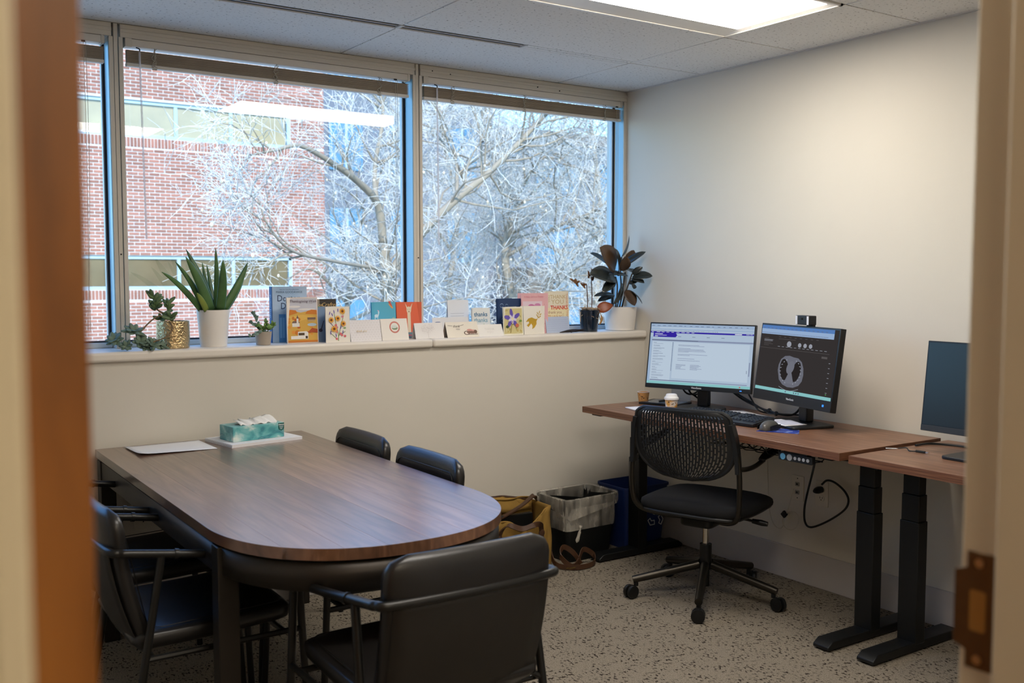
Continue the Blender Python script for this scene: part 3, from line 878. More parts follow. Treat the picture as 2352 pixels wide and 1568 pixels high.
edges = [TX0, 0.862, 0.985, 1.09, 1.205, 1.318, 1.425, 1.52, TX1]
for a, b in zip(edges[:-1], edges[1:]):
    n = 14 if a > TX0 and b < TX1 else 40
    xs = [a + (b - a) * k / n for k in range(n + 1)]
    if a == TX0: xs = [a + (b - a) * (k / n) ** 2.4 for k in range(n + 1)]
    if b == TX1: xs = [b - (b - a) * (1 - k / n) ** 2.4 for k in range(n + 1)]
    pg = [(x - ox, front_y(x) - oy) for x in xs] + [(b - ox, TYB - oy), (a - ox, TYB - oy)]
    pg = [(x + (0.0001 if x < (a + b) / 2 - ox else -0.0001), y) for x, y in pg]
    MB().prism(pg, 0.708, 0.738).build('tabletop_board', m_walnut, tbl, bevel=0.0003, seg=1)
# steel apron following the outline
IN = 0.006
out = []
N = 48
for k in range(N + 1):
    a = PI * k / N; u = -math.cos(a); x = ox + u * ((TX1 - TX0) / 2 - IN); out.append((x - ox, front_y(x, IN) - oy))
path = [(TX0 + IN - ox, TYB - 0.01 - oy)] + out + [(TX1 - IN - ox, TYB - 0.01 - oy)]
ap = MB()
rows = [[(x, y, z) for x, y in path] for z in (0.628, 0.700)]
ap.surf(rows)
ap.build('apron', m_steel, tbl, solid=0.02, off=-1.0, smooth=True)
MB().box(TX0 + IN - ox, TX1 - IN - ox, TYB - 0.03 - oy, TYB - 0.01 - oy, 0.628, 0.700).build('apron', m_steel, tbl)
MB().box(TX0 + 0.03 - ox, TX1 - 0.03 - ox, 2.66 - oy, TYB - 0.035 - oy, 0.702, 0.7075).build('underframe', m_steel, tbl)
for x in (TX0 + 0.002, TX1 - 0.058):
    for y in (2.50, TYB - 0.075):
        yy = y if y > 3 else max(y, front_y(TX0 + 0.03, IN))
        MB().box(x - ox, x + 0.056 - ox, yy - oy, yy + 0.056 - oy, 0, 0.702).build('leg', m_steel, tbl, bevel=0.003)

# things on the table
m_paper = mat('white_paper', S(232, 232, 236), 0.85, vary=0.01)
def sheet(name, label, cx, cy, z, w, d, rz, t=0.0006, m=None, curl=0.0, cat='paper', group=None):
    q = MB(); n = 10; rows = []
    for i in range(n + 1):
        u = i / n
        rows.append([(-w / 2 + w * j / n, -d / 2 + d * u, curl * max(0, (abs(j / n - 0.12) if j / n < 0.12 else 0)) * 3 + curl * (1 - u) ** 4 * 0.6 * (1 - j / n)) for j in range(n + 1)])
    q.surf(rows)
    o = q.build(name, m or m_paper, None, solid=t, off=1.0, smooth='all', loc=(cx, cy, z), rot=(0, 0, rz))
    return tag(o, label, cat, group)
sheet('paper_sheet', 'single white sheet of paper lying on the meeting table', 1.014, 3.87, 0.7385, 0.29, 0.232, 0.02, curl=0.012)
nb = thing('paper_stack', 'stack of white paper under the tissue box', 'paper', (1.345, 3.875, 0.738), 0.16)
for k in range(4):
    MB().box(-0.155 + 0.002 * (k % 2), 0.155 + 0.002 * (k % 2), -0.115, 0.115, 0.003 * k, 0.003 * k + 0.0027).build('page_block', m_paper, nb)
tx = thing('tissue_box', 'teal and white watercolour tissue box with a tissue pulled up', 'tissue box', (1.335, 3.862, 0.7499), 0.14)
m_tis = ramp_mat('tissue_box_print', [(0.30, S(224, 230, 222)), (0.42, S(128, 190, 190)), (0.52, S(92, 168, 170)), (0.62, S(60, 132, 144)), (0.75, S(168, 208, 204))], 14, (1, 1, 1.6), rough=0.35, detail=4, distort=0.7)
MB().box(-0.112, 0.112, -0.058, 0.058, 0, 0.060).build('carton', m_tis, tx, bevel=0.002)
MB().prism(ellipse(0, 0, 0.075, 0.026, 28), 0.0601, 0.0606).build('opening', mat('opening_grey', S(120, 130, 128), 0.7), tx)
m_tissue = mat('tissue', S(238, 236, 230), 0.9, vary=0.02)
rows = []
for i in range(9):
    v = i / 8
    rows.append([(-0.07 + 0.155 * j / 20 + 0.012 * v * math.sin(j), -0.045 + 0.075 * v + 0.008 * math.sin(j * 0.9 + v * 3), 0.061 + 0.007 * math.sin(PI * v) + 0.004 * math.sin(j * 1.3 + 2 * v) + 0.012 * v * v + 0.008 * v * (j / 20)) for j in range(21)])
MB().surf(rows).build('tissue', m_tissue, tx, smooth='all', solid=0.0006)
m_dkteal = mat('dark_teal_print', S(18, 92, 84), 0.4)
lab = [(0.085, 0.058), (0.1115, 0.058), (0.1115, 0.036), (0.108, 0.030), (0.0985, 0.026), (0.089, 0.030), (0.085, 0.036)]
MB().prism(lab, 0.0581, 0.0584, M=UPRIGHT).build('brand_patch', m_dkteal, tx)
text('Kleenex', 0.0075, m_paper, tx, Matrix.Translation((0.0985, -0.0587, 0.051)) @ UPRIGHT, bold=0.0002, shear=0.2)
for k in range(3):
    MB().box(0.0985 - 0.009 + 0.002 * k, 0.0985 + 0.009 - 0.002 * k, -0.0587, -0.0584, 0.043 - 0.005 * k, 0.0445 - 0.005 * k).build('printed_line', m_paper, tx)

# ================================================================= armchairs
m_leather = mat('dark_leather', S(30, 28, 27), 0.32, vary=0.12, vscale=14, bump=0.12, bscale=260, spec=0.55)
m_lback = mat('olive_backing', S(36, 33, 29), 0.55, vary=0.08, vscale=40, bump=0.1, bscale=500)
m_tube = mat('black_tube', S(30, 29, 27), 0.33, metal=0.35, spec=0.6)
def ring(c, U, V, a, b, e=4.0, n=28):
    c, U, V = Vector(c), Vector(U), Vector(V); out = []
    for k in range(n):
        t = 2 * PI * k / n; ct, st = math.cos(t), math.sin(t)
        out.append(c + U * (a * math.copysign(abs(ct) ** (2 / e), ct)) + V * (b * math.copysign(abs(st) ** (2 / e), st)))
    return out
def loft(rings):
    q = MB(); q.surf(rings, closed=True)
    n = len(rings[0]); k = len(rings)
    q.face(tuple(range(n))[::-1]); q.face(tuple((k - 1) * n + i for i in range(n)))
    return q
def armchair(label):
    t = thing('armchair', label, 'chair', group='dark leather armchairs around the meeting table')
    # backrest
    R = []
    for k in range(25):
        v = k / 24; z = 0.405 + 0.388 * v
        y = -0.150 - 0.085 * v - 0.018 * math.sin(PI * v)
        e = 0.0
        if v > 0.84: e = ((v - 0.84) / 0.16)
        if v < 0.10: e = max(e, ((0.10 - v) / 0.10) * 0.75)
        f = math.sqrt(max(0.0, 1 - e ** 2.2))
        w = 0.222 - 0.055 * (1 - f) - (0.008 * (1 - v))
        h_ = 0.006 + 0.019 * f
        rg = ring((0, y, z), (1, 0, 0), (0, 1, 0.12), w, h_, 5.0)
        rg = [Vector((p.x, p.y - 0.022 * (1 - (p.x / 0.23) ** 2), p.z)) for p in rg]
        R.append(rg)
    o = loft(R).build('backrest', m_leather, t, smooth='all')
    # stitched seam round the front face, fabric-backed rear panel
    bp = []
    for i in range(13):
        v = i / 12; z = 0.43 + 0.26 * v; yb = -0.150 - 0.085 * ((z - 0.405) / 0.375) - 0.018 * math.sin(PI * (z - 0.405) / 0.375)
        w = 0.208
        bp.append([(-w + 2 * w * j / 10, yb - 0.0255 - 0.022 * (1 - ((-w + 2 * w * j / 10) / 0.23) ** 2), z) for j in range(11)])
    MB().surf(bp).build('back_panel', m_lback, t, smooth='all', solid=0.002)
    sm = [(x, -0.150 - 0.085 * ((z - 0.405) / 0.375) - 0.018 * math.sin(PI * (z - 0.405) / 0.375) + 0.0245 - 0.022 * (1 - (x / 0.23) ** 2), z) for x, z in rrect(-0.196, 0.196, 0.47, 0.752, 0.03)]
    MB().tube(sm, 0.0016, 5, closed=True).build('seam', m_tube, t, smooth='all')
    # seat
    R = []
    for k in range(21):
        v = k / 20; y = -0.205 + 0.445 * v
        e = 0
        if v > 0.9: e = (v - 0.9) / 0.1
        if v < 0.06: e = (0.06 - v) / 0.06
        f = math.sqrt(max(0, 1 - e ** 2.2))
        R.append(ring((0, y, 0.438 - 0.006 * math.sin(PI * v) + 0.012 * v), (1, 0, 0), (0, 0, 1), 0.226 - 0.02 * (1 - f), 0.008 + 0.022 * f, 5.0))
    loft(R).build('seat', m_leather, t, smooth='all')
    sm = [(x, y, 0.4665 + 0.012 * ((y + 0.205) / 0.445) - 0.006 * math.sin(PI * (y + 0.205) / 0.445)) for x, y in rrect(-0.205, 0.205, -0.15, 0.215, 0.03)]
    MB().tube(sm, 0.0015, 5, closed=True).build('seam', m_tube, t, smooth='all')
    # frame
    arm = [(-0.236, 0.225, 0.618), (-0.240, 0.05, 0.645), (-0.240, -0.19, 0.682), (-0.236, -0.232, 0.688), (-0.205, -0.257, 0.690), (0, -0.268, 0.690),
           (0.205, -0.257, 0.690), (0.236, -0.232, 0.688), (0.240, -0.19, 0.682), (0.240, 0.05, 0.645), (0.236, 0.225, 0.618)]
    MB().tube(spline(arm, 6), 0.0115, 12).build('arm_loop', m_tube, t, smooth=True)
    for s in (-1, 1):
        MB().tube(spline([(s * 0.236, 0.222, 0.620), (s * 0.238, 0.240, 0.600), (s * 0.240, 0.246, 0.56), (s * 0.252, 0.275, 0.0)], 5), 0.011, 10).build('leg', m_tube, t, smooth=True)
        MB().tube([(s * 0.240, -0.130, 0.674), (s * 0.247, -0.178, 0.40), (s * 0.255, -0.25, 0.0)], 0.011, 10).build('leg', m_tube, t, smooth=True)
        MB().tube([(s * 0.246, -0.178, 0.398), (s * 0.245, 0.252, 0.398)], 0.009, 8).build('side_rail', m_tube, t, smooth=True)
        MB().tube([(s * 0.2405, -0.098, 0.668), (s * 0.2405, -0.088, 0.6665)], 0.0145, 12).build('arm_collar', m_tube, t, smooth=True)
    for y in (-0.160, 0.20):
        MB().tube([(-0.246, y, 0.398), (0.246, y, 0.398)], 0.009, 8).build('cross_rail', m_tube, t, smooth=True)
    MB().tube([(-0.246, -0.178, 0.40), (-0.205, -0.165, 0.425)], 0.008, 8).build('back_bracket', m_tube, t)
    MB().tube([(0.246, -0.178, 0.40), (0.205, -0.165, 0.425)], 0.008, 8).build('back_bracket', m_tube, t)
    return t
ac = armchair('dark leather armchair in the foreground, back turned to the doorway')
ac.location = (1.163, 2.135, 0)
dup(ac, (0.79, 2.872, 0), -PI / 2, 'dark leather armchair beside the door, its seat catching blue light')
dup(ac, (0.79, 3.462, 0), -PI / 2, 'dark leather armchair on the door side of the table, nearest the window wall')
dup(ac, (1.415, 3.50, 0), PI / 2, 'dark leather armchair across the table, farther from the rounded end')
dup(ac, (1.415, 2.965, 0), PI / 2, 'dark leather armchair across the table, nearer the rounded end, top shining blue')

# ================================================================= sit-stand desks
m_desk = ramp_mat('desk_laminate', [(0.25, S(88, 60, 44)), (0.5, S(120, 84, 62)), (0.75, S(146, 108, 84))], 4.0, (14, 1.2, 14), rough=0.36, detail=7, distort=0.5, spec=0.55)
m_blk = mat('black_powder_coat', S(17, 18, 18), 0.42, vary=0.08, vscale=20, spec=0.45)
m_edge = ramp_mat('desk_edge_band', [(0.3, S(82, 50, 34)), (0.5, S(112, 72, 50)), (0.7, S(134, 94, 66))], 5.0, (3, 1.2, 90), rough=0.45, detail=3)
def desk(label, cx, cy, w, top, rz, legs, foot_dx=0.0):
    """w along local y; depth 0.61 along x; legs = local y of each column"""
    t = thing('standing_desk', label, 'desk', (cx, cy, 0), rz, 'wood-topped standing desks')
    D = 0.305
    MB().box(-D + 0.0012, D - 0.0012, -w / 2 + 0.0012, w / 2 - 0.0012, top - 0.029, top).build('desktop', m_desk, t, bevel=0.001, seg=1)
    for x in (-D, D - 0.0012): MB().box(x, x + 0.0012, -w / 2, w / 2, top - 0.029, top - 0.0006).build('edge_band', m_edge, t)
    for y in (-w / 2, w / 2 - 0.0012): MB().box(-D + 0.0012, D - 0.0012, y, y + 0.0012, top - 0.029, top - 0.0006).build('edge_band', m_edge, t)
    tz = top - 0.030
    for x in (-0.07, 0.09): MB().box(x - 0.018, x + 0.018, -w / 2 + 0.13, w / 2 - 0.13, tz - 0.032, tz - 0.004).build('crossbar', m_blk, t)
    for y in legs:
        sp_ = MB(); sp_.prism([(-0.27, tz - 0.012), (0.27, tz - 0.012), (0.27, tz), (-0.27, tz)], -0.032, 0.032, M=Matrix(((1, 0, 0, 0), (0, 0, 1, y), (0, 1, 0, 0), (0, 0, 0, 1))))
        sp_.prism([(-0.24, tz - 0.012), (-0.10, tz - 0.036), (0.14, tz - 0.036), (0.24, tz - 0.012)], -0.032, 0.032, M=Matrix(((1, 0, 0, 0), (0, 0, 1, y), (0, 1, 0, 0), (0, 0, 0, 1))))
        sp_.build('top_bracket', m_blk, t)
        c = 0.0
        for a, b, z0, z1 in ((0.0280, 0.0400, 0.03, 0.492), (0.0250, 0.0370, 0.492, 0.592), (0.0220, 0.0340, 0.592, tz - 0.03)):
            MB().box(c - a, c + a, y - b, y + b, z0, z1).build('leg_stage', m_blk, t, bevel=0.003)
        f = MB(); x0, x1 = -0.272 + foot_dx, 0.275 + foot_dx
        pf = [(x0, 0.006), (x1, 0.006), (x1, 0.018), (x1 - 0.028, 0.038), (x0 + 0.028, 0.038), (x0, 0.018)]
        f.prism(pf, -0.036, 0.036, M=Matrix(((1, 0, 0, 0), (0, 0, 1, y), (0, 1, 0, 0), (0, 0, 0, 1))))
        fo = f.build('foot', m_blk, t, bevel=0.003)
        for x in (x0 + 0.03, x1 - 0.03): MB().tube([(x, y, 0), (x, y, 0.008)], 0.018, 12).build('glide', m_dark, fo)
    return t
ZD = 0.765
d1 = desk('wood-topped standing desk holding two monitors', 3.262, 3.018, 1.53, ZD, math.radians(-0.8), (-0.672, 0.70))
d2 = desk('wood-topped standing desk partly hidden by the door frame', 3.272, 1.471, 1.53, 0.757, math.radians(-0.3), (0.70, -0.70))

# handset under the front edge
ctl = thing('desk_controller', 'row of round buttons on a black controller under the desk edge', 'controller', (2.975, 2.475, 0.708), 0)
MB().prism(rrect(-0.085, 0.075, -0.014, 0.016, 0.004), -0.003, 0.018, M=Matrix(((0, 0, 1, 0), (-1, 0, 0, 0), (0, 1, 0, 0), (0, 0, 0, 1)))).build('case', mat('controller_case', S(34, 36, 40), 0.4), ctl, bevel=0.002)
def btn(y, r, c, nm): MB().tube([(-0.0035, y, 0.001), (-0.0055, y, 0.001)], r, 18).build('button', mat(nm, c, 0.35), ctl)
btn(0.062, 0.0125, S(110, 178, 214), 'blue_button'); btn(0.030, 0.0125, S(178, 180, 182), 'grey_button')
for k in range(4): btn(0.003 - 0.020 * k, 0.0065, S(196, 198, 200), 'pale_button')
MB().box(-0.0005, 0.04, -0.05, 0.06, 0.016, 0.026).build('mounting_plate', m_blk, ctl)

# wire cable tray hanging under desk 1
tr = thing('wire_cable_tray', 'black wire cable tray hanging under the desk', 'cable tray', (3.10, 2.78, 0.672))
def wavy(x, z, y0, y1): return spline([(x, y0 + (y1 - y0) * k / 16, z + (0.010 if k % 2 else -0.006)) for k in range(17)], 3)
MB().tube(wavy(-0.02, 0.028, -0.28, 0.30), 0.0026, 6).build('wire', m_blk, tr, smooth=True)
MB().tube([(-0.02, -0.28, 0.045), (-0.02, 0.30, 0.045)], 0.003, 6).build('wire', m_blk, tr)
MB().tube([(0.06, -0.28, 0.0), (0.06, 0.30, 0.0)], 0.003, 6).build('wire', m_blk, tr)
for k in range(9):
    y = -0.26 + 0.065 * k
    MB().tube(spline([(-0.02, y, 0.062), (-0.02, y, 0.015), (0.02, y, 0.0), (0.09, y, 0.0), (0.12, y, 0.062)], 3), 0.002, 5).build('wire_rib', m_blk, tr, smooth=True)

# ================================================================= cords under the desk
m_cab = mat('black_cable', S(14, 15, 16), 0.45)
m_wcab = mat('white_cable', S(206, 198, 182), 0.5)
pc = thing('desk_power_lead', 'black power cord looping from the desk to the wall outlet', 'cord', (3.54, 2.85, 0.30))
def rel(o, pts):
    L = o.location; return [(p[0] - L.x, p[1] - L.y, p[2] - L.z) for p in pts]
MB().tube(spline(rel(pc, [(3.200, 2.570, 0.654), (3.400, 2.741, 0.562), (3.530, 2.868, 0.447), (3.550, 2.902, 0.359), (3.550, 2.898, 0.294), (3.550, 2.863, 0.277), (3.550, 2.777, 0.321), (3.550, 2.691, 0.387), (3.550, 2.668, 0.434), (3.550, 2.689, 0.472), (3.545, 2.736, 0.502), (3.540, 2.774, 0.506), (3.555, 2.813, 0.480)]), 6), 0.0048, 8).build('cable', m_cab, pc, smooth=True)
MB().tube(rel(pc, [(3.577, 2.834, 0.450), (3.556, 2.834, 0.450), (3.540, 2.834, 0.449), (3.528, 2.833, 0.448)]), [0.015, 0.0165, 0.013, 0.007], 14).build('plug', m_cab, pc, smooth=True)
wc = thing('white_network_cable', 'thin white cable hanging in a coil under the desk', 'cord', (3.56, 3.03, 0.3))
MB().tube(spline(rel(wc, [(3.450, 3.035, 0.582), (3.550, 3.118, 0.451), (3.566, 3.124, 0.324), (3.566, 3.098, 0.246), (3.566, 3.058, 0.227), (3.566, 3.033, 0.253), (3.566, 3.032, 0.290), (3.566, 3.004, 0.316), (3.566, 2.964, 0.319), (3.566, 2.946, 0.288), (3.566, 2.965, 0.249), (3.566, 3.002, 0.233), (3.566, 3.033, 0.247), (3.566, 3.039, 0.279), (3.568, 3.016, 0.312), (3.568, 2.999, 0.368), (3.572, 2.984, 0.427)]), 6), 0.0022, 6).build('cable', m_wcab, wc, smooth=True)
MB().box(-0.012, 0.0, -0.012, 0.012, -0.012, 0.012, M=Matrix.Translation(Vector((3.568, 3.028, 0.301)) - Vector((3.56, 3.03, 0.3))) @ Matrix.Rotation(0.7, 4, 'X')).build('cable_tie', m_dark, wc)

# ================================================================= monitors
m_bez = mat('monitor_black', S(22, 23, 25), 0.38, vary=0.04, vscale=30)
m_bezd = mat('monitor_grey_plastic', S(48, 50, 52), 0.45)
def screen_mats():
    E_ = {}
    def e(n, r, g_, b, s=0.75):
        if n not in E_: E_[n] = emit_mat('screen_' + n, S(r, g_, b), s)
        return E_[n]
    return e
e_ = screen_mats()
def monitor(label, c, yaw, tilt, W, Hh, chin, side, prints, stand, logo=True, off=False, thick=0.035):
    """local: X right as the user sees it, Z up, screen faces -Y. c = centre of the front face."""
    dirn = Vector((math.cos(yaw), math.sin(yaw), 0))              # from screen front towards its back
    rz = math.atan2(dirn.y, dirn.x) - PI / 2
    ztop, bz = stand
    t = thing('computer_monitor', label, 'monitor', (c[0], c[1], bz), rz)
    M = Matrix.Translation((0, 0, c[2] - bz)) @ Matrix.Rotation(-tilt, 4, 'X')
    def put(q, name, m, par=None, **k):
        q.v = [tuple(M @ Vector(p)) for p in q.v]; return q.build(name, m, par or t, **k)
    put(MB().box(-W / 2, W / 2, 0, thick * 0.55, -Hh / 2, Hh / 2), 'housing', m_bez, bevel=0.002)
    put(MB().box(-W / 2 + 0.04, W / 2 - 0.04, thick * 0.55, thick + 0.015, -Hh / 2 + 0.02, Hh / 2 - 0.08), 'back_bulge', m_bez, bevel=0.012)
    x0, x1, z0, z1 = -W / 2 + side, W / 2 - side, -Hh / 2 + chin, Hh / 2 - side
    if off:
        put(MB().box(x0, x1, -0.0012, 0.0, z0, z1), 'screen', mat('dark_screen', S(26, 30, 32), 0.28, spec=0.6))
    else:
        scr = put(MB().box(x0, x1, -0.0008, 0.0, z0, z1), 'screen', prints['base'])
        groups = {}
        for m_, pg in prints['polys']: groups.setdefault(m_.name, (m_, []))[1].append(pg)
        for k, (nm, (m_, pgs)) in enumerate(groups.items()):
            q = MB()
            for lay, pg in enumerate(pgs):
                q.poly([(x0 + u * (x1 - x0), -0.0011 - 0.00012 * k, z0 + v * (z1 - z0)) for u, v in pg])
            o = put(q, 'screen_print', m_, scr); o['kind'] = 'stuff'
        for body, u, v, sz, m_ in prints.get('texts', ()):
            text(body, sz, m_, scr, M @ Matrix.Translation((x0 + u * (x1 - x0), -0.0022, z0 + v * (z1 - z0))) @ UPRIGHT, name='screen_text', align='LEFT')
    put(MB().box(-W / 2 + 0.001, W / 2 - 0.001, -0.002, 0.0, -Hh / 2 + 0.001, -Hh / 2 + chin - 0.0015), 'chin_bezel', m_bez if not off else m_bezd, bevel=0.0008)
    if logo:
        text('ViewSonic', 0.0125, mat('logo_white', S(210, 212, 214), 0.4), t, M @ Matrix.Translation((0.0, -0.0025, -Hh / 2 + chin * 0.5)) @ UPRIGHT, name='brand_lettering', bold=0.0002)
        put(MB().prism(rrect(W / 2 - 0.055, W / 2 - 0.045, -Hh / 2 + chin * 0.4, -Hh / 2 + chin * 0.6, 0.001), 0.0, 0.003, M=UPRIGHT), 'power_light', emit_mat('led_blue', S(60, 140, 255), 1.4))
    # neck and base
    yb = 0.10
    MB().box(-0.028, 0.028, 0.045, 0.085, 0.012, c[2] - bz + 0.02).build('neck', m_bez, t, bevel=0.006)
    if ztop == 'round':
        MB().lathe([(0.001, 0), (0.118, 0), (0.12, 0.004), (0.115, 0.010), (0.03, 0.014), (0.001, 0.014)], 36, (0, 0.03, 0)).build('base', m_bez, t, smooth=True)
    else:
        MB().prism(rrect(-0.135, 0.135, -0.10, 0.115, 0.02), 0, 0.012).build('base', m_bez, t, bevel=0.003)
    return t, M

R_ = random.Random(5)
def R4(u0, u1, v0, v1): return [(u0, v0), (u1, v0), (u1, v1), (u0, v1)]
# left screen: pale records page
base = e_('pale', 190, 210, 232); P1 = []
tab, white, pur, grey, txt, teal = e_('tabs', 172, 196, 226), e_('white', 206, 224, 242), e_('purple', 58, 44, 172), e_('grey', 148, 160, 190), e_('text', 112, 124, 150), e_('teal', 150, 214, 216)
P1 += [(tab, R4(0, 1, .945, 1)), (tab, R4(0, 1, .905, .925)), (white, R4(.09, .62, .925, .945))]
P1 += [(pur, R4(0, 1, .848, .874)), (pur, [(0.03, .78), (.255, .78), (.27, .815), (.255, .85), (.03, .85)]), (white, R4(.825, .89, .853, .869))]
P1 += [(grey, R4(0.02, 1, .715, .74)), (txt, R4(0.02, .48, .722, .734)), (tab, R4(0, .022, .04, .78)), (txt, R4(.232, .236, .22, .70))]
P1 += [(white, R4(.028, .228, .06, .70)), (white, R4(.245, .97, .10, .70))]
P1 += [(grey, R4(.03, .97, .052, .066)), (txt, R4(.03, .48, .056, .064)), (grey, R4(.975, .985, .2, .42)), (teal, R4(0, 1, 0, .042)), (txt, R4(.955, .959, .24, .29))]
for k in range(18):
    u = 0.01 + k * 0.054; P1.append((txt, R4(u, u + R_.uniform(.015, .034), .965, .973)))
for k in range(40):
    u = 0.01 + k * 0.0165; P1.append((txt, R4(u, u + R_.choice((.004, .006, .008)), .884, .893)))
for v in [0.68 - 0.045 * k for k in range(14)]:
    P1.append((txt, R4(.04, .04 + R_.uniform(.03, .13), v, v + .005))); P1.append((grey, R4(.04, .04 + R_.uniform(.05, .12), v - .015, v - .011)))
for v in (.655, .64, .60, .585, .57, .555, .54, .50, .485, .43, .40):
    P1.append((grey, R4(.29, .29 + R_.uniform(.1, .3), v, v + .006)))
for v in (.33, .315, .30, .285, .27, .255):
    P1.append((grey, R4(.28, .28 + R_.uniform(.04, .1), v, v + .006))); P1.append((grey, R4(.42, .42 + R_.uniform(.06, .14), v, v + .006)))
for u in (.36, .46, .50, .53, .56, .59): P1.append((txt, R4(u, u + .012, .012, .030)))
P1.append((e_('reddot', 220, 90, 90), R4(.90, .912, .012, .030)))
P1 += [(txt, R4(.28 + .14 * k, .31 + .14 * k, .79, .797)) for k in range(4)]
T1 = []
ink = e_('white_ink', 226, 232, 250)
P1 += [(ink, R4(.045, .125, .828, .838)), (ink, R4(.045, .165, .806, .813)), (ink, R4(.045, .075, .787, .796))]
P1 += [(ink, R4(.01 + .05 * k, .01 + .05 * k + R_.uniform(.02, .036), .859, .866)) for k in range(9)] + [(ink, R4(.825, .89, .853, .869)), (ink, R4(.93, .96, .859, .866)), (ink, R4(.965, .99, .859, .866))]
monitor('lit monitor showing a pale records page with a purple banner', (3.345, 3.373, 1.019), math.radians(21.6), math.radians(9.9), 0.54, 0.32, 0.021, 0.007, dict(base=base, polys=P1, texts=T1), ('round', ZD))
# right screen: scan on black
base2 = emit_mat('screen_dark', S(58, 54, 54), 0.8); P2 = []
top_b, top_l = e_('browser', 96, 140, 206), e_('browser_light', 166, 194, 232)
g1, g2, g3, g4 = e_('scan_grey', 118, 120, 132), e_('scan_light', 168, 172, 184), e_('scan_dark', 46, 42, 42), e_('ui_grey', 96, 92, 92)
P2 += [(top_b, R4(0, .95, .93, 1)), (top_l, R4(0, .95, .865, .945)), (teal, R4(0, 1, 0, .048))]
for k in range(44):
    u = .01 + k * .02; P2.append((txt, R4(u, u + .008, .880, .892)))
for k in range(16): P2.append((txt, R4(.02 + .055 * k, .045 + .055 * k, .955, .963)))
P2 += [(g4, R4(0, .92, .648, .653))]
body = [(-1, 0), (-.98, .35), (-.84, .72), (-.55, .95), (-.2, 1.0), (.15, .93), (.5, .9), (.8, .68), (.97, .3), (1.02, -.1), (.96, -.5), (.75, -.8), (.35, -.98), (-.1, -1), (-.5, -.88), (-.82, -.6)]
cx, cy, rx, ry = .46, .33, .17, .235
P2.append((g1, [(cx + rx * a, cy + ry * b) for a, b in body]))
P3 = [(g3, ellipse(cx - .085, cy + .02, .058, .16, 24, .1)), (g3, ellipse(cx + .075, cy + .01, .055, .155, 24, -.12))]
P4 = [(g1.copy() if False else e_('scan_mid', 124, 126, 138), ellipse(cx - .005, cy + .06, .048, .10, 20, -.2)), (e_('scan_mid', 124, 126, 138), [(cx - .02, cy - .02), (cx + .02, cy - .02), (cx + .06, cy - .18), (cx - .07, cy - .18)])]
arc = [(cx - .13 + .26 * k / 10, cy - .245 - .045 * math.sin(PI * k / 10)) for k in range(11)]
P4.append((g2, arc + [(u, v + .006) for u, v in arc[::-1]]))
for a in range(9):
    an = 0.5 + a * 0.28
    for s in (-1, 1):
        u, v = cx + s * .136 * math.sin(an), cy + .19 * math.cos(an); P4.append((g2, ellipse(u, v, .005, .012, 8, s * an)))
for k, (u, r) in enumerate(((.40, .030), (.54, .022), (.61, .022), (.68, .022))):
    P4.append((g2, ellipse(u, .735, r, r * 1.5, 16))); P4.append((g3, ellipse(u - r * .35, .737, r * .3, r * .9, 10))); P4.append((g3, ellipse(u + r * .4, .735, r * .28, r * .8, 10)))
for k in range(12): P4.append((g2, R4(.25 + .055 * k, .28 + .055 * k, .685, .691)))
for k in range(6): P4.append((g4, R4(.05, .05 + R_.uniform(.06, .14), .80 - .022 * k, .806 - .022 * k)))
P4 += [(g2, R4(.05, .17, .775, .781)), (g2, R4(.05, .17, .758, .764)), (g4, R4(.25, .48, .80, .806)), (g4, R4(.83, .90, .58, .61))]
for k in range(8): P4.append((g4, R4(.25 + .07 * k, .28 + .07 * k, .83, .837)))
for k in range(7): P4.append((g2, R4(.925, .945, .10 + .07 * k, .106 + .07 * k)))
for u in (.42, .53, .56, .59): P4.append((txt, R4(u, u + .015, .014, .034)))
P4.append((e_('green_dot', 120, 220, 130), R4(.93, .94, .075, .085)))
# draw in layers: each group name in order of depth
monitor('lit monitor showing a grey chest scan, camera clipped on top', (3.345, 2.803, 1.022), math.radians(-13.6), math.radians(7.4), 0.54, 0.342, 0.046, 0.008, dict(base=base2, polys=P2 + P3 + P4), ('flat', ZD), thick=0.05)
monitor('switched-off monitor cut off by the door frame', (3.285, 1.882, 1.0), math.radians(-1), math.radians(6), 0.54, 0.332, 0.024, 0.006, None, ('flat', 0.757), logo=False, off=True)

# webcam on the second monitor
wcam = thing('webcam', 'small black webcam with white side strips clipped on the monitor', 'webcam', (3.352, 2.764, 1.200), math.radians(-13.6) + 0)
wcam.rotation_euler = (0, 0, math.radians(-13.6) - PI / 2)
MB().box(-0.046, 0.046, -0.008, 0.03, -0.004, 0.036).build('body', m_bez, wcam, bevel=0.003)
for s in (-1, 1): MB().box(s * 0.038 - 0.006, s * 0.038 + 0.006, -0.0095, -0.008, -0.002, 0.034).build('white_strip', mat('white_plastic', S(226, 226, 230), 0.35), wcam)
MB().tube([(0, -0.0085, 0.022), (0, -0.0105, 0.022)], 0.0035, 14).build('camera_lens', mat('lens_glass', S(8, 8, 10), 0.05), wcam)
MB().box(-0.02, 0.02, 0.03, 0.045, -0.06, 0.0).build('clip', m_bez, wcam)

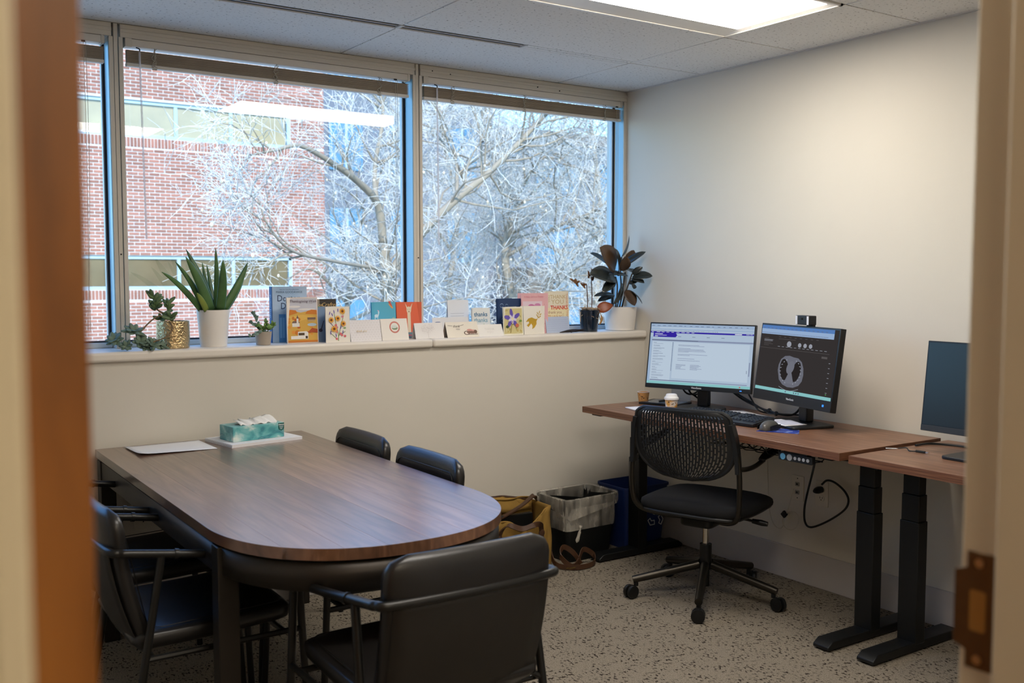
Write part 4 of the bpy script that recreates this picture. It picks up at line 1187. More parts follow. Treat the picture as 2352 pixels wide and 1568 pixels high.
# ================================================================= on the desk
def cup(label, loc, r0, r1, h, lid, band, rz=0):
    t = thing('paper_cup', label, 'cup', loc, rz)
    MB().lathe([(r0 * 0.9, 0.003), (r0, 0), (r1, h), (r1 - 0.002, h), (r0 - 0.002, 0.006), (0.001, 0.006)], 28).build('cup_wall', band, t, smooth=True)
    MB().tube([(r1 * math.cos(a), r1 * math.sin(a), h) for a in [2 * PI * k / 28 for k in range(28)]], 0.0016, 6, closed=True).build('rolled_rim', m_paper, t, smooth=True)
    rr = random.Random(int(h * 1e4) + (1 if lid else 0))
    dk = mat('cup_print', S(70, 44, 26), 0.5)
    for k in range(14):
        a = rr.uniform(0, 2 * PI); z = rr.uniform(0.25, 0.8) * h; r = r0 + (r1 - r0) * z / h + 0.0003; s_ = rr.uniform(0.0022, 0.004)
        U = Vector((-math.sin(a), math.cos(a), 0)); O = Vector((r * math.cos(a), r * math.sin(a), z))
        MB().poly([tuple(O + U * (s_ * math.cos(q)) + Vector((0, 0, s_ * math.sin(q) * 0.8))) for q in [2 * PI * j / 8 for j in range(8)]]).build('printed_dot', dk, t)
    if lid:
        MB().lathe([(r1 + 0.001, h - 0.006), (r1 + 0.0035, h - 0.004), (r1 + 0.003, h + 0.004), (r1 - 0.002, h + 0.008), (r1 - 0.006, h + 0.019), (r1 - 0.010, h + 0.021), (0.001, h + 0.021)], 28).build('lid', mat('lid_white', S(226, 226, 226), 0.4), t, smooth=True)
    return t
m_cup1 = mat('kraft_yellow', S(206, 152, 92), 0.7, vary=0.08, vscale=25)
m_cup2 = ramp_mat('cup_gold_print', [(0.40, S(214, 208, 200)), (0.50, S(206, 150, 66)), (0.7, S(190, 128, 44))], 18, rough=0.6)
cup('open kraft paper cup at the window end of the desk', (3.313, 3.729, 0.765), 0.023, 0.030, 0.054, False, m_cup1)
cup('gold paper cup with a white lid under the left monitor', (3.205, 3.41, ZD), 0.025, 0.031, 0.062, True, m_cup2)

# keyboard
kb = thing('keyboard', 'black full-size keyboard on the desk', 'keyboard', (3.195, 3.07, ZD), math.radians(-90 + 5))
kbm = mat('keyboard_black', S(26, 28, 32), 0.45)
Mk = Matrix.Rotation(math.radians(6), 4, 'X')
q = MB().prism(rrect(-0.222, 0.222, -0.078, 0.078, 0.008), 0.004, 0.017); q.v = [tuple(Mk @ Vector(p) + Vector((0, 0, 0.006))) for p in q.v]
q.build('case', kbm, kb, bevel=0.002)
keym = mat('key_black', S(38, 42, 50), 0.35, spec=0.6)
key_data = {}
def key(u, v, w):
    k_ = round(w, 4)
    if k_ not in key_data:
        h_ = w / 2; a = 0.0068
        q = MB(); P_ = [(-h_, -a, 0), (h_, -a, 0), (h_, a, 0), (-h_, a, 0), (-h_ + .002, -a + .0015, .006), (h_ - .002, -a + .0015, .006), (h_ - .002, a - .0015, .006), (-h_ + .002, a - .0015, .006)]
        q.v = P_; [q.face(f) for f in ((4, 5, 6, 7), (0, 1, 5, 4), (1, 2, 6, 5), (2, 3, 7, 6), (3, 0, 4, 7))]
        o = q.build('key', keym, kb); key_data[k_] = o.data
    else:
        o = bpy.data.objects.new('key', key_data[k_]); COL.objects.link(o); o.parent = kb
    p = Mk @ Vector((u, v, 0.0168)) + Vector((0, 0, 0.006)); o.location = p; o.rotation_euler = (math.radians(6), 0, 0)
for r_, v in enumerate((0.060, 0.034, 0.016, -0.002, -0.020, -0.038)):
    if r_ == 5:
        u = -0.214
        for w in (.024, .018, .024, .104, .024, .018, .018, .024): key(u + w / 2, v, w - .002); u += w
    else:
        n = 15 if r_ else 13
        for k in range(n): key(-0.205 + k * (0.018 if r_ else 0.0205), v, .0162)
    if r_ in (0, 1, 2, 5):
        for k in range(3): key(0.085 + k * .018, v, .0162)
    if r_ == 4: key(0.103, v, .0162)
    if r_:
        for k in range(4): key(0.150 + k * .018, v, .0162)

# mouse and card
pad = tag(MB().prism([(-0.075, -0.055), (0.095, -0.048), (0.075, 0.065), (-0.06, 0.055)], 0, 0.0012).build('mouse_mat', ramp_mat('blue_print_card', [(0.3, S(30, 44, 120)), (0.55, S(52, 74, 164)), (0.72, S(150, 168, 210))], 30, rough=0.35, detail=2), loc=(3.165, 2.732, ZD), rot=(0, 0, math.radians(-62))), 'small blue printed card under the computer mouse', 'mouse mat')
ms = thing('computer_mouse', 'grey and black computer mouse on the blue card', 'mouse', (3.150, 2.765, ZD + 0.0013), math.radians(-80))
R = []
for k in range(15):
    v = k / 14; y = -0.052 + 0.104 * v; f = max(0.06, math.sin(PI * (0.06 + 0.88 * v)) ** 0.45); hgt = 0.036 * math.sin(PI * (0.12 + 0.74 * v)) ** 0.7
    pr_ = [(-0.030 * f, y, 0.001)] + [(-0.030 * f * math.cos(PI * j / 12) * (1.0 if abs(math.cos(PI * j / 12)) < .9 else 1.0), y, 0.004 + hgt * math.sin(PI * j / 12) ** 0.7) for j in range(13)] + [(0.030 * f, y, 0.001)]
    R.append([Vector(p) for p in pr_])
loft(R).build('shell', mat('mouse_grey', S(86, 84, 82), 0.28, metal=0.2), ms, smooth='all')
MB().tube([(0, 0.018, 0.034), (0, 0.034, 0.031)], 0.004, 10).build('scroll_wheel', m_dark, ms)
q = MB()
for s in (-1, 1): q.strip(spline([(s * 0.031, -0.04, 0.012), (s * 0.033, 0, 0.016), (s * 0.026, 0.045, 0.012)], 5), 0.018, 0.002, (0, 0, 1))
o = q.build('side_grip', m_cab, ms, smooth=True); o['kind'] = 'stuff'

# papers, laptop, small desk things
sheet('paper_sheet', 'loose white papers spread between keyboard and monitors', 3.335, 3.115, ZD + 0.001, 0.22, 0.29, math.radians(-18), t=0.004)
sheet('paper_sheet', 'top page lying askew over the loose desk papers', 3.33, 3.11, ZD + 0.0055, 0.21, 0.27, math.radians(-4), t=0.0008)
for k, (x, y, a, w, d) in enumerate(((3.295, 2.815, -12, .17, .11), (3.305, 2.80, -24, .13, .09))):
    sheet('paper_note', ('white notes lying on the base of the scan monitor', 'small pale leaflet lying on the white notes')[k], x, y, ZD + 0.0125 + 0.0015 * k, d, w, math.radians(a), t=0.001, m=(m_paper, mat('leaflet', S(196, 196, 210), 0.6, vary=0.15, vscale=30))[k])
sheet('paper_pad', 'white notepad beside the open paper cup', 3.14, 3.50, ZD + 0.0005, 0.14, 0.20, math.radians(-12), t=0.006)
tb_ = thing('tablet', 'black tablet in a cover near the window end of the desk', 'tablet', (3.37, 3.63, ZD), math.radians(-70))
MB().prism(rrect(-0.11, 0.11, -0.08, 0.08, 0.01), 0, 0.010).build('cover', m_blk, tb_, bevel=0.002)
MB().prism(rrect(-0.085, 0.095, -0.062, 0.062, 0.004), 0.0101, 0.0108).build('display', mat('tablet_glass', S(120, 140, 160), 0.15), tb_)
pn = tag(MB().tube([(0, 0, 0), (0.12, 0.03, 0.0)], 0.0042, 10).build('pen', m_cab, loc=(3.33, 3.63, ZD + 0.0152)), 'black pen lying on the tablet', 'pen')
ds = thing('document_stand', 'clear plastic document stand behind the left monitor', 'stand', (3.515, 3.67, ZD), math.radians(-60))
m_clear = mat('frosted_acrylic', S(206, 212, 216), 0.3, alpha=0.55)
MB().box(-0.05, 0.05, 0.0, 0.004, 0, 0.14).build('upright_panel', m_clear, ds); MB().box(-0.05, 0.05, -0.09, 0.0, 0, 0.004).build('foot_panel', m_clear, ds)
cl = thing('cable_coil', 'coiled black cable hanging behind the left monitor', 'cord', (3.435, 3.50, ZD))
MB().tube([(0.055 * math.cos(a), 0.02 * math.sin(a * 0.5), 0.105 + 0.05 * math.sin(a)) for a in [2 * PI * k / 24 for k in range(49)]], 0.0045, 7).build('cable', m_cab, cl, smooth=True)
MB().tube(spline([(0.0, 0, 0.055), (0.03, -0.01, 0.03), (0.05, 0.0, 0.006), (0.09, 0.03, 0.005)], 5), 0.0045, 7).build('cable_tail', m_cab, cl, smooth=True)
vc = thing('video_cables', 'black video cables running between the two lit monitors', 'cord', (3.47, 3.05, ZD))
MB().tube(spline([(-0.02, 0.26, 0.12), (0.0, 0.16, 0.06), (0.0, 0.04, 0.028), (-0.03, -0.03, 0.030), (-0.05, -0.10, 0.024), (-0.01, -0.16, 0.03), (0.03, -0.2, 0.12)], 7), 0.005, 7).build('cable', m_cab, vc, smooth=True)
MB().tube(spline([(0.0, 0.27, 0.11), (0.02, 0.2, 0.075), (0.0, 0.10, 0.05), (-0.02, 0.0, 0.022), (-0.055, -0.06, 0.022), (-0.03, -0.13, 0.024), (0.05, -0.18, 0.02)], 7), 0.004, 7).build('cable', m_cab, vc, smooth=True)
MB().tube(spline([(0.0, 0.14, 0.11), (0.0, 0.10, 0.06), (-0.01, 0.05, 0.02), (0.03, 0.02, 0.006)], 6), 0.004, 7).build('cable', m_cab, vc, smooth=True)
for p in ((-0.03, -0.03, 0.030), (-0.048, -0.085, 0.024)): MB().sphere(p, 0.011, 6).build('cable_tie', m_cab, vc, smooth='all')

# desk 2 bits
uc = thing('charging_cable', 'black charging cable with a silver plug on the far desk', 'cord', (3.2, 2.17, 0.757))
MB().tube(spline([(0.03, 0.045, 0.004), (0.045, 0.02, 0.008), (0.02, -0.01, 0.004), (0.03, -0.035, 0.005)], 5), 0.0025, 6).build('cable', m_cab, uc, smooth=True)
MB().tube([(0.03, -0.03, 0.005), (0.034, -0.065, 0.005)], 0.0045, 8).build('plug_sleeve', m_cab, uc)
MB().box(0.032, 0.038, -0.078, -0.063, 0.003, 0.007).build('plug_tip', mat('bright_steel', S(200, 200, 200), 0.25, metal=1.0), uc)
MB().strip([(0.03, 0.05, 0.003), (0.0, 0.075, 0.003)], 0.010, 0.0008, (1, 0.8, 0)).build('paper_tag', m_paper, uc)
lc = thing('monitor_cable', 'black cable lying along the back of the far desk', 'cord', (3.4, 2.0, 0.757))
MB().tube(spline([(-0.06, 0.215, 0.005), (0.02, 0.205, 0.005), (0.06, 0.12, 0.005), (0.05, 0.0, 0.005), (0.02, -0.2, 0.005), (0.0, -0.5, 0.005)], 6), 0.0042, 7).build('cable', m_cab, lc, smooth=True)

# ================================================================= task chair
m_mesh = mat('black_plastic_back', S(30, 31, 32), 0.42, spec=0.5)
m_seatf = mat('black_seat_fabric', S(17, 17, 18), 0.95, vary=0.1, vscale=90, bump=0.25, bscale=700)
m_gun = mat('gunmetal_tube', S(62, 58, 52), 0.32, metal=0.85)
m_chrome = mat('chrome', S(200, 196, 188), 0.18, metal=1.0)
tc_ = thing('task_chair', 'black office task chair with a slotted back at the desk', 'chair', (3.06, 3.03, 0), math.radians(20))
# local +X = facing the desk
yaw0 = math.radians(20)
for k, ang in enumerate((147, 220, 293, 5, 77)):
    a = math.radians(ang) - yaw0; c, s = math.cos(a), math.sin(a)
    lg = MB().tube([(0.03 * c, 0.03 * s, 0.150), (0.17 * c, 0.17 * s, 0.117), (0.318 * c, 0.318 * s, 0.082)], [0.020, 0.0185, 0.0165], 12).build('base_leg', m_gun, tc_, smooth=True)
    MB().tube([(0.303 * c, 0.303 * s, 0.072), (0.303 * c, 0.303 * s, 0.055)], 0.010, 10).build('caster_stem', m_blk, lg)
    R3 = Matrix.Translation((0.325 * c, 0.325 * s, 0.029)) @ Matrix.Rotation(a + 0.6 + k, 4, 'Z')
    for sd in (-1, 1):
        q = MB().lathe([(0.001, 0), (0.020, 0), (0.028, 0.003), (0.029, 0.008), (0.028, 0.016), (0.012, 0.018), (0.001, 0.018)], 20)
        Mx = R3 @ Matrix.Rotation(-sd * PI / 2, 4, 'X') @ Matrix.Translation((0, 0, 0.004))
        q.v = [tuple(Mx @ Vector(p)) for p in q.v]; q.build('caster_wheel', m_blk, lg, smooth=True)
    q = MB().box(-0.012, 0.012, -0.004, 0.004, 0.0, 0.028); q.v = [tuple(R3 @ Vector(p)) for p in q.v]; q.build('caster_fork', m_blk, lg)
MB().tube([(0, 0, 0.055), (0, 0, 0.13), (0, 0, 0.13), (0, 0, 0.24)], [0.018, 0.018, 0.027, 0.026], 18).build('hub_column', m_blk, tc_, smooth=True)
MB().tube([(0, 0, 0.23), (0, 0, 0.345)], 0.014, 16).build('gas_lift', m_chrome, tc_, smooth=True)
MB().prism(rrect(-0.12, 0.14, -0.075, 0.075, 0.03), 0.335, 0.378).build('tilt_mechanism', m_blk, tc_, bevel=0.01)
MB().tube([(0.04, -0.06, 0.36), (0.06, -0.16, 0.357), (0.065, -0.19, 0.353)], [0.006, 0.006, 0.006], 8).build('height_lever', m_gun, tc_)
MB().tube([(0.064, -0.185, 0.354), (0.07, -0.225, 0.350), (0.074, -0.25, 0.347)], [0.010, 0.013, 0.010], 10).build('lever_paddle', m_blk, tc_, smooth=True)
R = []
for k in range(25):
    v = k / 24; x = -0.225 + 0.475 * v
    e = (v - 0.82) / 0.18 if v > 0.82 else ((0.16 - v) / 0.16 if v < 0.16 else 0)
    f = math.sqrt(max(0, 1 - abs(e) ** 2.4))
    w = (0.225 + 0.018 * math.sin(PI * v)) * (0.55 + 0.45 * f)
    R.append(ring((x, 0, 0.424 - (0.028 * max(0, (v - 0.75) / 0.25) ** 2) + 0.008 * (1 - v)), (0, 1, 0), (0, 0, 1), w, 0.012 + 0.024 * f, 3.2))
loft(R).build('seat_cushion', m_seatf, tc_, smooth='all')
R = [[Vector((p.x, p.y * 0.97, p.z * 0.45 + 0.213)) for p in r_] for r_ in R]
loft(R).build('seat_shell', m_mesh, tc_, smooth='all')
# slotted back: a curved grid with staggered vertical slots cut out
ZB0, ZB1 = 0.560, 0.852
def half_w(v):
    if v > 0.90: return 0.213 - 0.035 * ((v - 0.90) / 0.10) ** 2.2
    if v > 0.52: return 0.213 + 0.010 * math.sin(PI * (v - 0.52) / 0.38 * 0.5 + PI / 2) 
    return 0.030 + 0.193 * (1 - ((0.52 - v) / 0.52) ** 2.3) ** (1 / 2.0)
def back_pt(u, v, off=0.0):
    w = half_w(v); y = u * w; z = ZB0 + (ZB1 - ZB0) * v
    x = -0.205 - 0.055 * v ** 1.4 + 0.035 * (v - 0.35) ** 2 - 0.028 * (1 - u * u) + off
    return (x, y, z)
NU, NV = 61, 66
rows = [[back_pt(-1 + 2 * j / NU, i / NV) for j in range(NU + 1)] for i in range(NV + 1)]
def hole(i, j):
    if j < 3 or j > NU - 4 or i < 3 or i > NV - 4: return False
    if j % 2: return False
    return (i + (3 if (j // 2) % 2 else 0)) % 6 not in (0,)
MB().surf(rows, skip=hole).build('slotted_back', m_mesh, tc_, solid=0.006, off=0.0)
rim = [back_pt(-1, 1 - k / 30) for k in range(31)] + [back_pt(1, k / 30) for k in range(31)]
MB().tube(rim, 0.0085, 8, closed=True).build('back_rim', m_mesh, tc_, smooth=True)
for s in (-1, 1):
    # side tube: from the back down under the seat
    MB().tube(spline([(-0.225, s * 0.226, 0.72), (-0.222, s * 0.240, 0.64), (-0.222, s * 0.245, 0.54), (-0.205, s * 0.232, 0.43), (-0.15, s * 0.17, 0.385), (-0.06, s * 0.06, 0.362)], 6), 0.0115, 10).build('side_tube', m_gun, tc_, smooth=True)
    bk = MB().strip(spline([back_pt(s, 0.86), back_pt(s * 1.03, 0.62), (-0.222, s * 0.236, 0.66), (-0.222, s * 0.240, 0.61)], 5), 0.034, 0.016, (1, 0, 0.1)).build('back_upright', m_mesh, tc_, smooth=True)
    MB().tube(spline([(-0.222, s * 0.241, 0.628), (-0.19, s * 0.262, 0.628), (-0.13, s * 0.272, 0.632), (-0.05, s * 0.275, 0.645)], 6), 0.010, 10).build('arm_bracket', m_gun, tc_, smooth=True)
    R = []
    for k in range(15):
        v = k / 14; x = -0.08 + 0.26 * v; f = max(0.25, math.sin(PI * (0.08 + 0.84 * v)) ** 0.5)
        R.append(ring((x, s * 0.278, 0.652 + 0.040 * v), (0, 1, 0), (0, 0, 1), 0.026 * f, 0.011 * f, 3.0, 16))
    loft(R).build('armrest_pad', m_blk, tc_, smooth='all')

# ================================================================= bins and bag
def bin_(name, label, loc, rz, w, d, h, m_, taper=0.82, wall=0.004, cat='bin'):
    t = thing(name, label, cat, loc, rz)
    rows = []
    prof = [(taper, 0.0), (1.0, h), (1.03, h), (1.03, h - 0.012)]
    for f, z in prof: rows.append([(x, y, z) for x, y in rrect(-w / 2 * f, w / 2 * f, -d / 2 * f, d / 2 * f, 0.03)])
    q = MB(); q.surf(rows, closed=True); n = len(rows[0])
    b = len(q.v); q.v += [(x * 0.97, y * 0.97, 0.004) for x, y, z in rows[0]]; q.face(tuple(b + i for i in range(n))[::-1])
    inner = [[(x * 0.97, y * 0.97, 0.004) for x, y, z in rows[0]], [(x * 0.985, y * 0.985, h) for x, y, z in rows[1]]]
    q.surf(inner, closed=True)
    q.build('bin_body', m_, t, smooth=True)
    return t
bn = bin_('waste_bin', 'black waste bin with a clear plastic liner', (3.010, 3.878, 0), math.radians(2), 0.34, 0.24, 0.315, m_blk)
m_liner = bpy.data.materials.new('clear_liner'); m_liner.use_nodes = True
_n = m_liner.node_tree; _p = _n.nodes['Principled BSDF']; _p.inputs['Base Color'].default_value = S(226, 218, 202); _p.inputs['Roughness'].default_value = 0.22
_tc = _n.nodes.new('ShaderNodeTexCoord'); _no = _n.nodes.new('ShaderNodeTexNoise'); _no.inputs['Scale'].default_value = 26; _no.inputs['Detail'].default_value = 4
_mp = _n.nodes.new('ShaderNodeMapping'); _mp.inputs['Scale'].default_value = (1, 1, 0.35); _n.links.new(_tc.outputs['Object'], _mp.inputs[0]); _n.links.new(_mp.outputs[0], _no.inputs['Vector'])
_mr = _n.nodes.new('ShaderNodeMapRange'); _mr.inputs['From Min'].default_value = 0.3; _mr.inputs['From Max'].default_value = 0.7; _mr.inputs['To Min'].default_value = 0.06; _mr.inputs['To Max'].default_value = 0.48
_n.links.new(_no.outputs['Fac'], _mr.inputs[0]); _n.links.new(_mr.outputs[0], _p.inputs['Alpha'])
rows = []; rl = random.Random(3)
out0 = rrect(-0.17, 0.17, -0.12, 0.12, 0.03, 10); n = len(out0)
wig = [rl.uniform(-1, 1) for _ in range(n)]
for k in range(15):
    if k < 4: f, z, vv = 0.965, 0.16 + 0.158 * k / 3, 0.0
    else:
        vv = (k - 3) / 11; f, z = 1.045 + 0.012 * math.sin(vv * PI), 0.326
    r_ = []
    for i, (x, y) in enumerate(out0):
        drop = 0.0
        if k >= 4:
            near = 1.0 if y < 0.02 else 0.45
            drop = vv * near * (0.062 + 0.085 * math.exp(-((x + 0.085) / 0.075) ** 2) * (1 if y < 0 else 0) + 0.012 * math.sin(x * 22))
        gather = 0.0045 * math.sin(i * 2.6) * math.exp(-((x + 0.085) / 0.09) ** 2) if y < 0 and k >= 4 else 0.0
        ww = wig[i] * 0.0025
        r_.append((x * f + ww * (1 if abs(x) > .15 else .3), y * f + ww + gather, z - drop))
    rows.append(r_)
MB().surf(rows, closed=True).build('liner', m_liner, bn, smooth='all')
MB().tube(spline([(-0.085, -0.128, 0.185), (-0.09, -0.132, 0.168), (-0.10, -0.132, 0.14), (-0.112, -0.130, 0.105)], 4), [0.010] * 3 + [0.004] * 3 + [0.008] * 4 + [0.010] * 2 + [0.003], 8).build('liner_knot', m_liner, bn, smooth='all')
m_blueb = mat('recycling_blue', S(24, 44, 96), 0.45, vary=0.05)
rb = bin_('recycling_bin', 'blue recycling bin with white arrows behind the desk leg', (3.385, 3.885, 0), math.radians(0), 0.30, 0.24, 0.325, m_blueb)
q = MB()
def arrow(M):
    q.prism([(-0.030, -0.006), (0.012, -0.006), (0.012, -0.015), (0.034, 0.0), (0.012, 0.015), (0.012, 0.006), (-0.030, 0.006)], 0, 0.0005, M=M)
Mr = Matrix.Translation((0.060, -0.1105, 0.150)) @ Matrix.Rotation(math.radians(-3), 4, 'X') @ UPRIGHT
def band(pts, w=0.005):
    for a, b in zip(pts, pts[1:]):
        a = Vector((*a, 0)); b = Vector((*b, 0)); d = (b - a).normalized(); nn = Vector((-d.y, d.x, 0)) * w / 2
        q.prism([(p.x, p.y) for p in (a - nn - d * w / 3, b - nn + d * w / 3, b + nn + d * w / 3, a + nn - d * w / 3)], 0, 0.0006, M=Mr)
for k in range(3):
    a0 = 2 * PI * k / 3 + PI / 2
    def rp(x, y): return (x * math.cos(a0) - y * math.sin(a0), x * math.sin(a0) + y * math.cos(a0))
    band([rp(.052, -.018), rp(.052, .012), rp(.026, .026), rp(.016, .008), rp(.034, -.002), rp(.034, -.018), rp(.052, -.018)])
o = q.build('recycling_symbol', mat('symbol_white', S(206, 206, 204), 0.6), rb)
MB().box(-0.115, 0.115, -0.09, 0.09, 0.20, 0.215).build('paper_inside', m_paper, rb)

# canvas bag
m_canvas = mat('mustard_canvas', S(150, 116, 52), 0.9, vary=0.14, vscale=14, bump=0.3, bscale=500)
m_strap = mat('brown_leather', S(74, 48, 30), 0.5, vary=0.15, vscale=30)
bg_ = thing('canvas_bag', 'mustard canvas work bag with brown leather handles on the floor', 'bag', (2.56, 3.86, 0), math.radians(-4))
def bag_wall(y0, bow, top, x0=-0.21, x1=0.21, wr=0.008):
    rows = []
    for i in range(15):
        v = i / 14
        rows.append([(x0 + (x1 - x0) * j / 28 * (1 - 0.04 * v) + 0.01 * v, y0 + bow * math.sin(PI * j / 28) * (0.35 + 0.65 * v) + wr * v * math.sin(j * 0.8 + v * 6) + wr * 0.5 * math.sin(j * 1.9 - v * 9), v * top(j / 28) + 0.002) for j in range(29)])
    return rows
fr_ = bag_wall(-0.085, -0.028, lambda u: 0.262 - 0.062 * math.exp(-((u - 0.60) / 0.13) ** 2) + 0.040 * max(0, u - 0.78) / 0.22 - 0.03 * math.exp(-(u / 0.08) ** 2))
bk_ = bag_wall(0.085, 0.022, lambda u: 0.300 + 0.030 * math.sin(PI * min(1, u * 1.05)) , wr=0.004)
MB().surf(fr_).build('front_panel', m_canvas, bg_, smooth='all', solid=0.005)
MB().surf(bk_).build('back_panel', m_canvas, bg_, smooth='all', solid=0.005)
for j in (0, 28):
    rows = []
    for i in range(15):
        a, b = Vector(fr_[i][j]), Vector(bk_[i][j]); mid = (a + b) / 2 + Vector(((0.012 if j else -0.012) * math.sin(PI * i / 14), 0, 0))
        rows.append([a, a.lerp(mid, .5), mid, mid.lerp(b, .5), b])
    MB().surf(rows).build('gusset', m_canvas, bg_, smooth='all', solid=0.004)
MB().box(-0.205, 0.20, -0.083, 0.083, 0.0, 0.012).build('bottom', m_strap, bg_, bevel=0.004)
MB().box(-0.17, 0.15, -0.01, 0.02, 0.014, 0.262).build('laptop_sleeve', m_cab, bg_, bevel=0.004)
fl_ = []
for i in range(9):                                       # flap rolled back behind the opening
    v = i / 8
    fl_.append([(-0.205 + 0.405 * j / 16, 0.09 + 0.012 * math.sin(v * 4), 0.315 + 0.035 * math.sin(PI * v) * math.sin(PI * (0.1 + 0.8 * j / 16)) - 0.06 * v + 0.004 * math.sin(j)) for j in range(17)])
MB().surf(fl_).build('flap', m_canvas, bg_, smooth='all', solid=0.005)
MB().tube(spline([bk_[14][j] for j in range(0, 29, 2)], 3), 0.005, 6).build('zip_edge', m_strap, bg_, smooth=True)
MB().tube(spline([fr_[14][j] for j in range(0, 29, 2)], 3), 0.004, 6).build('hem', m_canvas, bg_, smooth=True)
pk = [[(-0.17 + 0.33 * j / 12, -0.108 - 0.018 * math.sin(PI * j / 12) + 0.004 * math.sin(j * 1.7), 0.02 + 0.135 * i / 6 - (0.01 * math.sin(PI * j / 12) if i == 6 else 0)) for j in range(13)] for i in range(7)]
MB().surf(pk).build('outer_pocket', m_canvas, bg_, smooth='all', solid=0.005)
for x0, x1 in ((-0.10, 0.13),):
    MB().strip(spline([(x0, -0.118, 0.10), (x0, -0.122, 0.20), (x0 + 0.03, -0.15, 0.255), (0.0, -0.165, 0.235), (x1 - 0.04, -0.16, 0.245), (x1, -0.122, 0.20), (x1, -0.118, 0.10)], 6), 0.026, 0.005, (1, 0.2, 0.3)).build('handle', m_strap, bg_, smooth=True)
MB().strip(spline([(-0.09, 0.02, 0.22), (0.0, 0.0, 0.262), (0.09, -0.01, 0.305), (0.17, 0.02, 0.335), (0.20, 0.05, 0.31)], 6), 0.032, 0.006, (0.2, 1, 0)).build('inner_strap', m_strap, bg_, smooth=True)
for x in (-0.10, 0.13): MB().sphere((x, -0.124, 0.19), 0.017, 8, (1, 0.35, 1)).build('leather_patch', m_strap, bg_, smooth='all')
MB().tube([(-0.13, 0.01, 0.225), (0.03, 0.02, 0.265)], 0.006, 8).build('umbrella_handle', m_cab, bg_)
MB().strip(spline([(0.205, -0.02, 0.24), (0.222, -0.05, 0.15), (0.215, -0.08, 0.05), (0.225, -0.13, 0.018), (0.30, -0.19, 0.016), (0.40, -0.17, 0.018), (0.425, -0.125, 0.045), (0.37, -0.12, 0.075), (0.32, -0.15, 0.03), (0.27, -0.17, 0.02), (0.235, -0.13, 0.06), (0.26, -0.11, 0.10), (0.31, -0.12, 0.07), (0.33, -0.16, 0.02)], 6), 0.024, 0.004, (0, 0, 1)).build('shoulder_strap', m_strap, bg_, smooth=True)
MB().tube([(0.245, -0.165, 0.012), (0.275, -0.165, 0.012), (0.275, -0.195, 0.02), (0.245, -0.195, 0.02)], 0.0025, 6, closed=True).build('buckle', mat('brass', S(180, 150, 90), 0.3, metal=1.0), bg_)
MB().tube([(0.20, -0.04, 0.25), (0.212, -0.045, 0.235), (0.205, -0.05, 0.225)], 0.003, 6).build('strap_clip', mat('brass', S(180, 150, 90), 0.3, metal=1.0), bg_)

# ================================================================= along the sill: cards and books
ZS = 1.1092
_print = {}
def pm(r, g_, b):
    k = 'print_%d_%d_%d' % (r, g_, b)
    return mat(k, S(r, g_, b), 0.6)
m_card = mat('card_white', S(228, 224, 216), 0.7)
def card(label, x0, x1, y, h, col=(228, 224, 216), tilt=0.0, style='tent', polys=(), texts=(), rz=0.0, name='greeting_card', back=None, cat='card', group='greeting cards on the sill', spread=35, inside=None):
    w = x1 - x0
    t = thing(name, label, cat, ((x0 + x1) / 2, y, ZS), rz, group)
    M = Matrix.Rotation(-math.radians(tilt), 4, 'X')
    cm = pm(*col)
    def put(q, nm, m_, **k):
        q.v = [tuple(M @ Vector(p)) for p in q.v]; return q.build(nm, m_, t, **k)
    fp = put(MB().box(-w / 2, w / 2, 0, 0.0009, 0, h), 'front_panel', cm)
    bm_ = pm(*(back or col))
    s_, c_ = math.sin(math.radians(tilt)), math.cos(math.radians(tilt))
    if style == 'tent':
        MB().surf([[(-w / 2, h * s_ + 0.001, h * c_), (w / 2, h * s_ + 0.001, h * c_)], [(-w / 2, 2 * h * s_ + 0.001, 0.0), (w / 2, 2 * h * s_ + 0.001, 0.0)]]).build('back_panel', bm_, t, solid=0.0008)
    elif style == 'book':
        a = math.radians(spread); MB().surf([[(-w / 2, 0.001, 0), (-w / 2 + w * math.cos(a), 0.001 + w * math.sin(a), 0)], [(-w / 2, 0.001, h), (-w / 2 + w * math.cos(a), 0.001 + w * math.sin(a), h)]]).build('back_panel', bm_, t, solid=0.0008)
    elif style == 'bookr':
        a = math.radians(spread); MB().surf([[(w / 2, 0.001, 0), (w / 2 - w * math.cos(a), 0.001 + w * math.sin(a), 0)], [(w / 2, 0.001, h), (w / 2 - w * math.cos(a), 0.001 + w * math.sin(a), h)]]).build('back_panel', bm_, t, solid=0.0008)
    if polys:
        q = MB(); ms = []; idx = {}
        for k, (c, pg) in enumerate(polys):
            if c not in idx: idx[c] = len(ms); ms.append(pm(*c))
            q.poly([(-w / 2 + u * w, -0.0004 - 0.00006 * k, v * h) for u, v in pg], idx[c])
        o = put(q, 'printed_picture', ms); o['kind'] = 'stuff'
    for body, u, v, sz, c, *opt in texts:
        op = opt[0] if opt else {}
        dz = 0.0008 + 0.00006 * len(polys)
        rot = Matrix.Rotation(op.pop('rot', 0.0), 4, 'Z')
        text(body, sz, pm(*c), t, M @ Matrix.Translation((-w / 2 + u * w, -dz, v * h)) @ UPRIGHT @ rot, **op)
    return t
def disc(u, v, r, asp, n=14): return ellipse(u, v, r, r * asp, n)

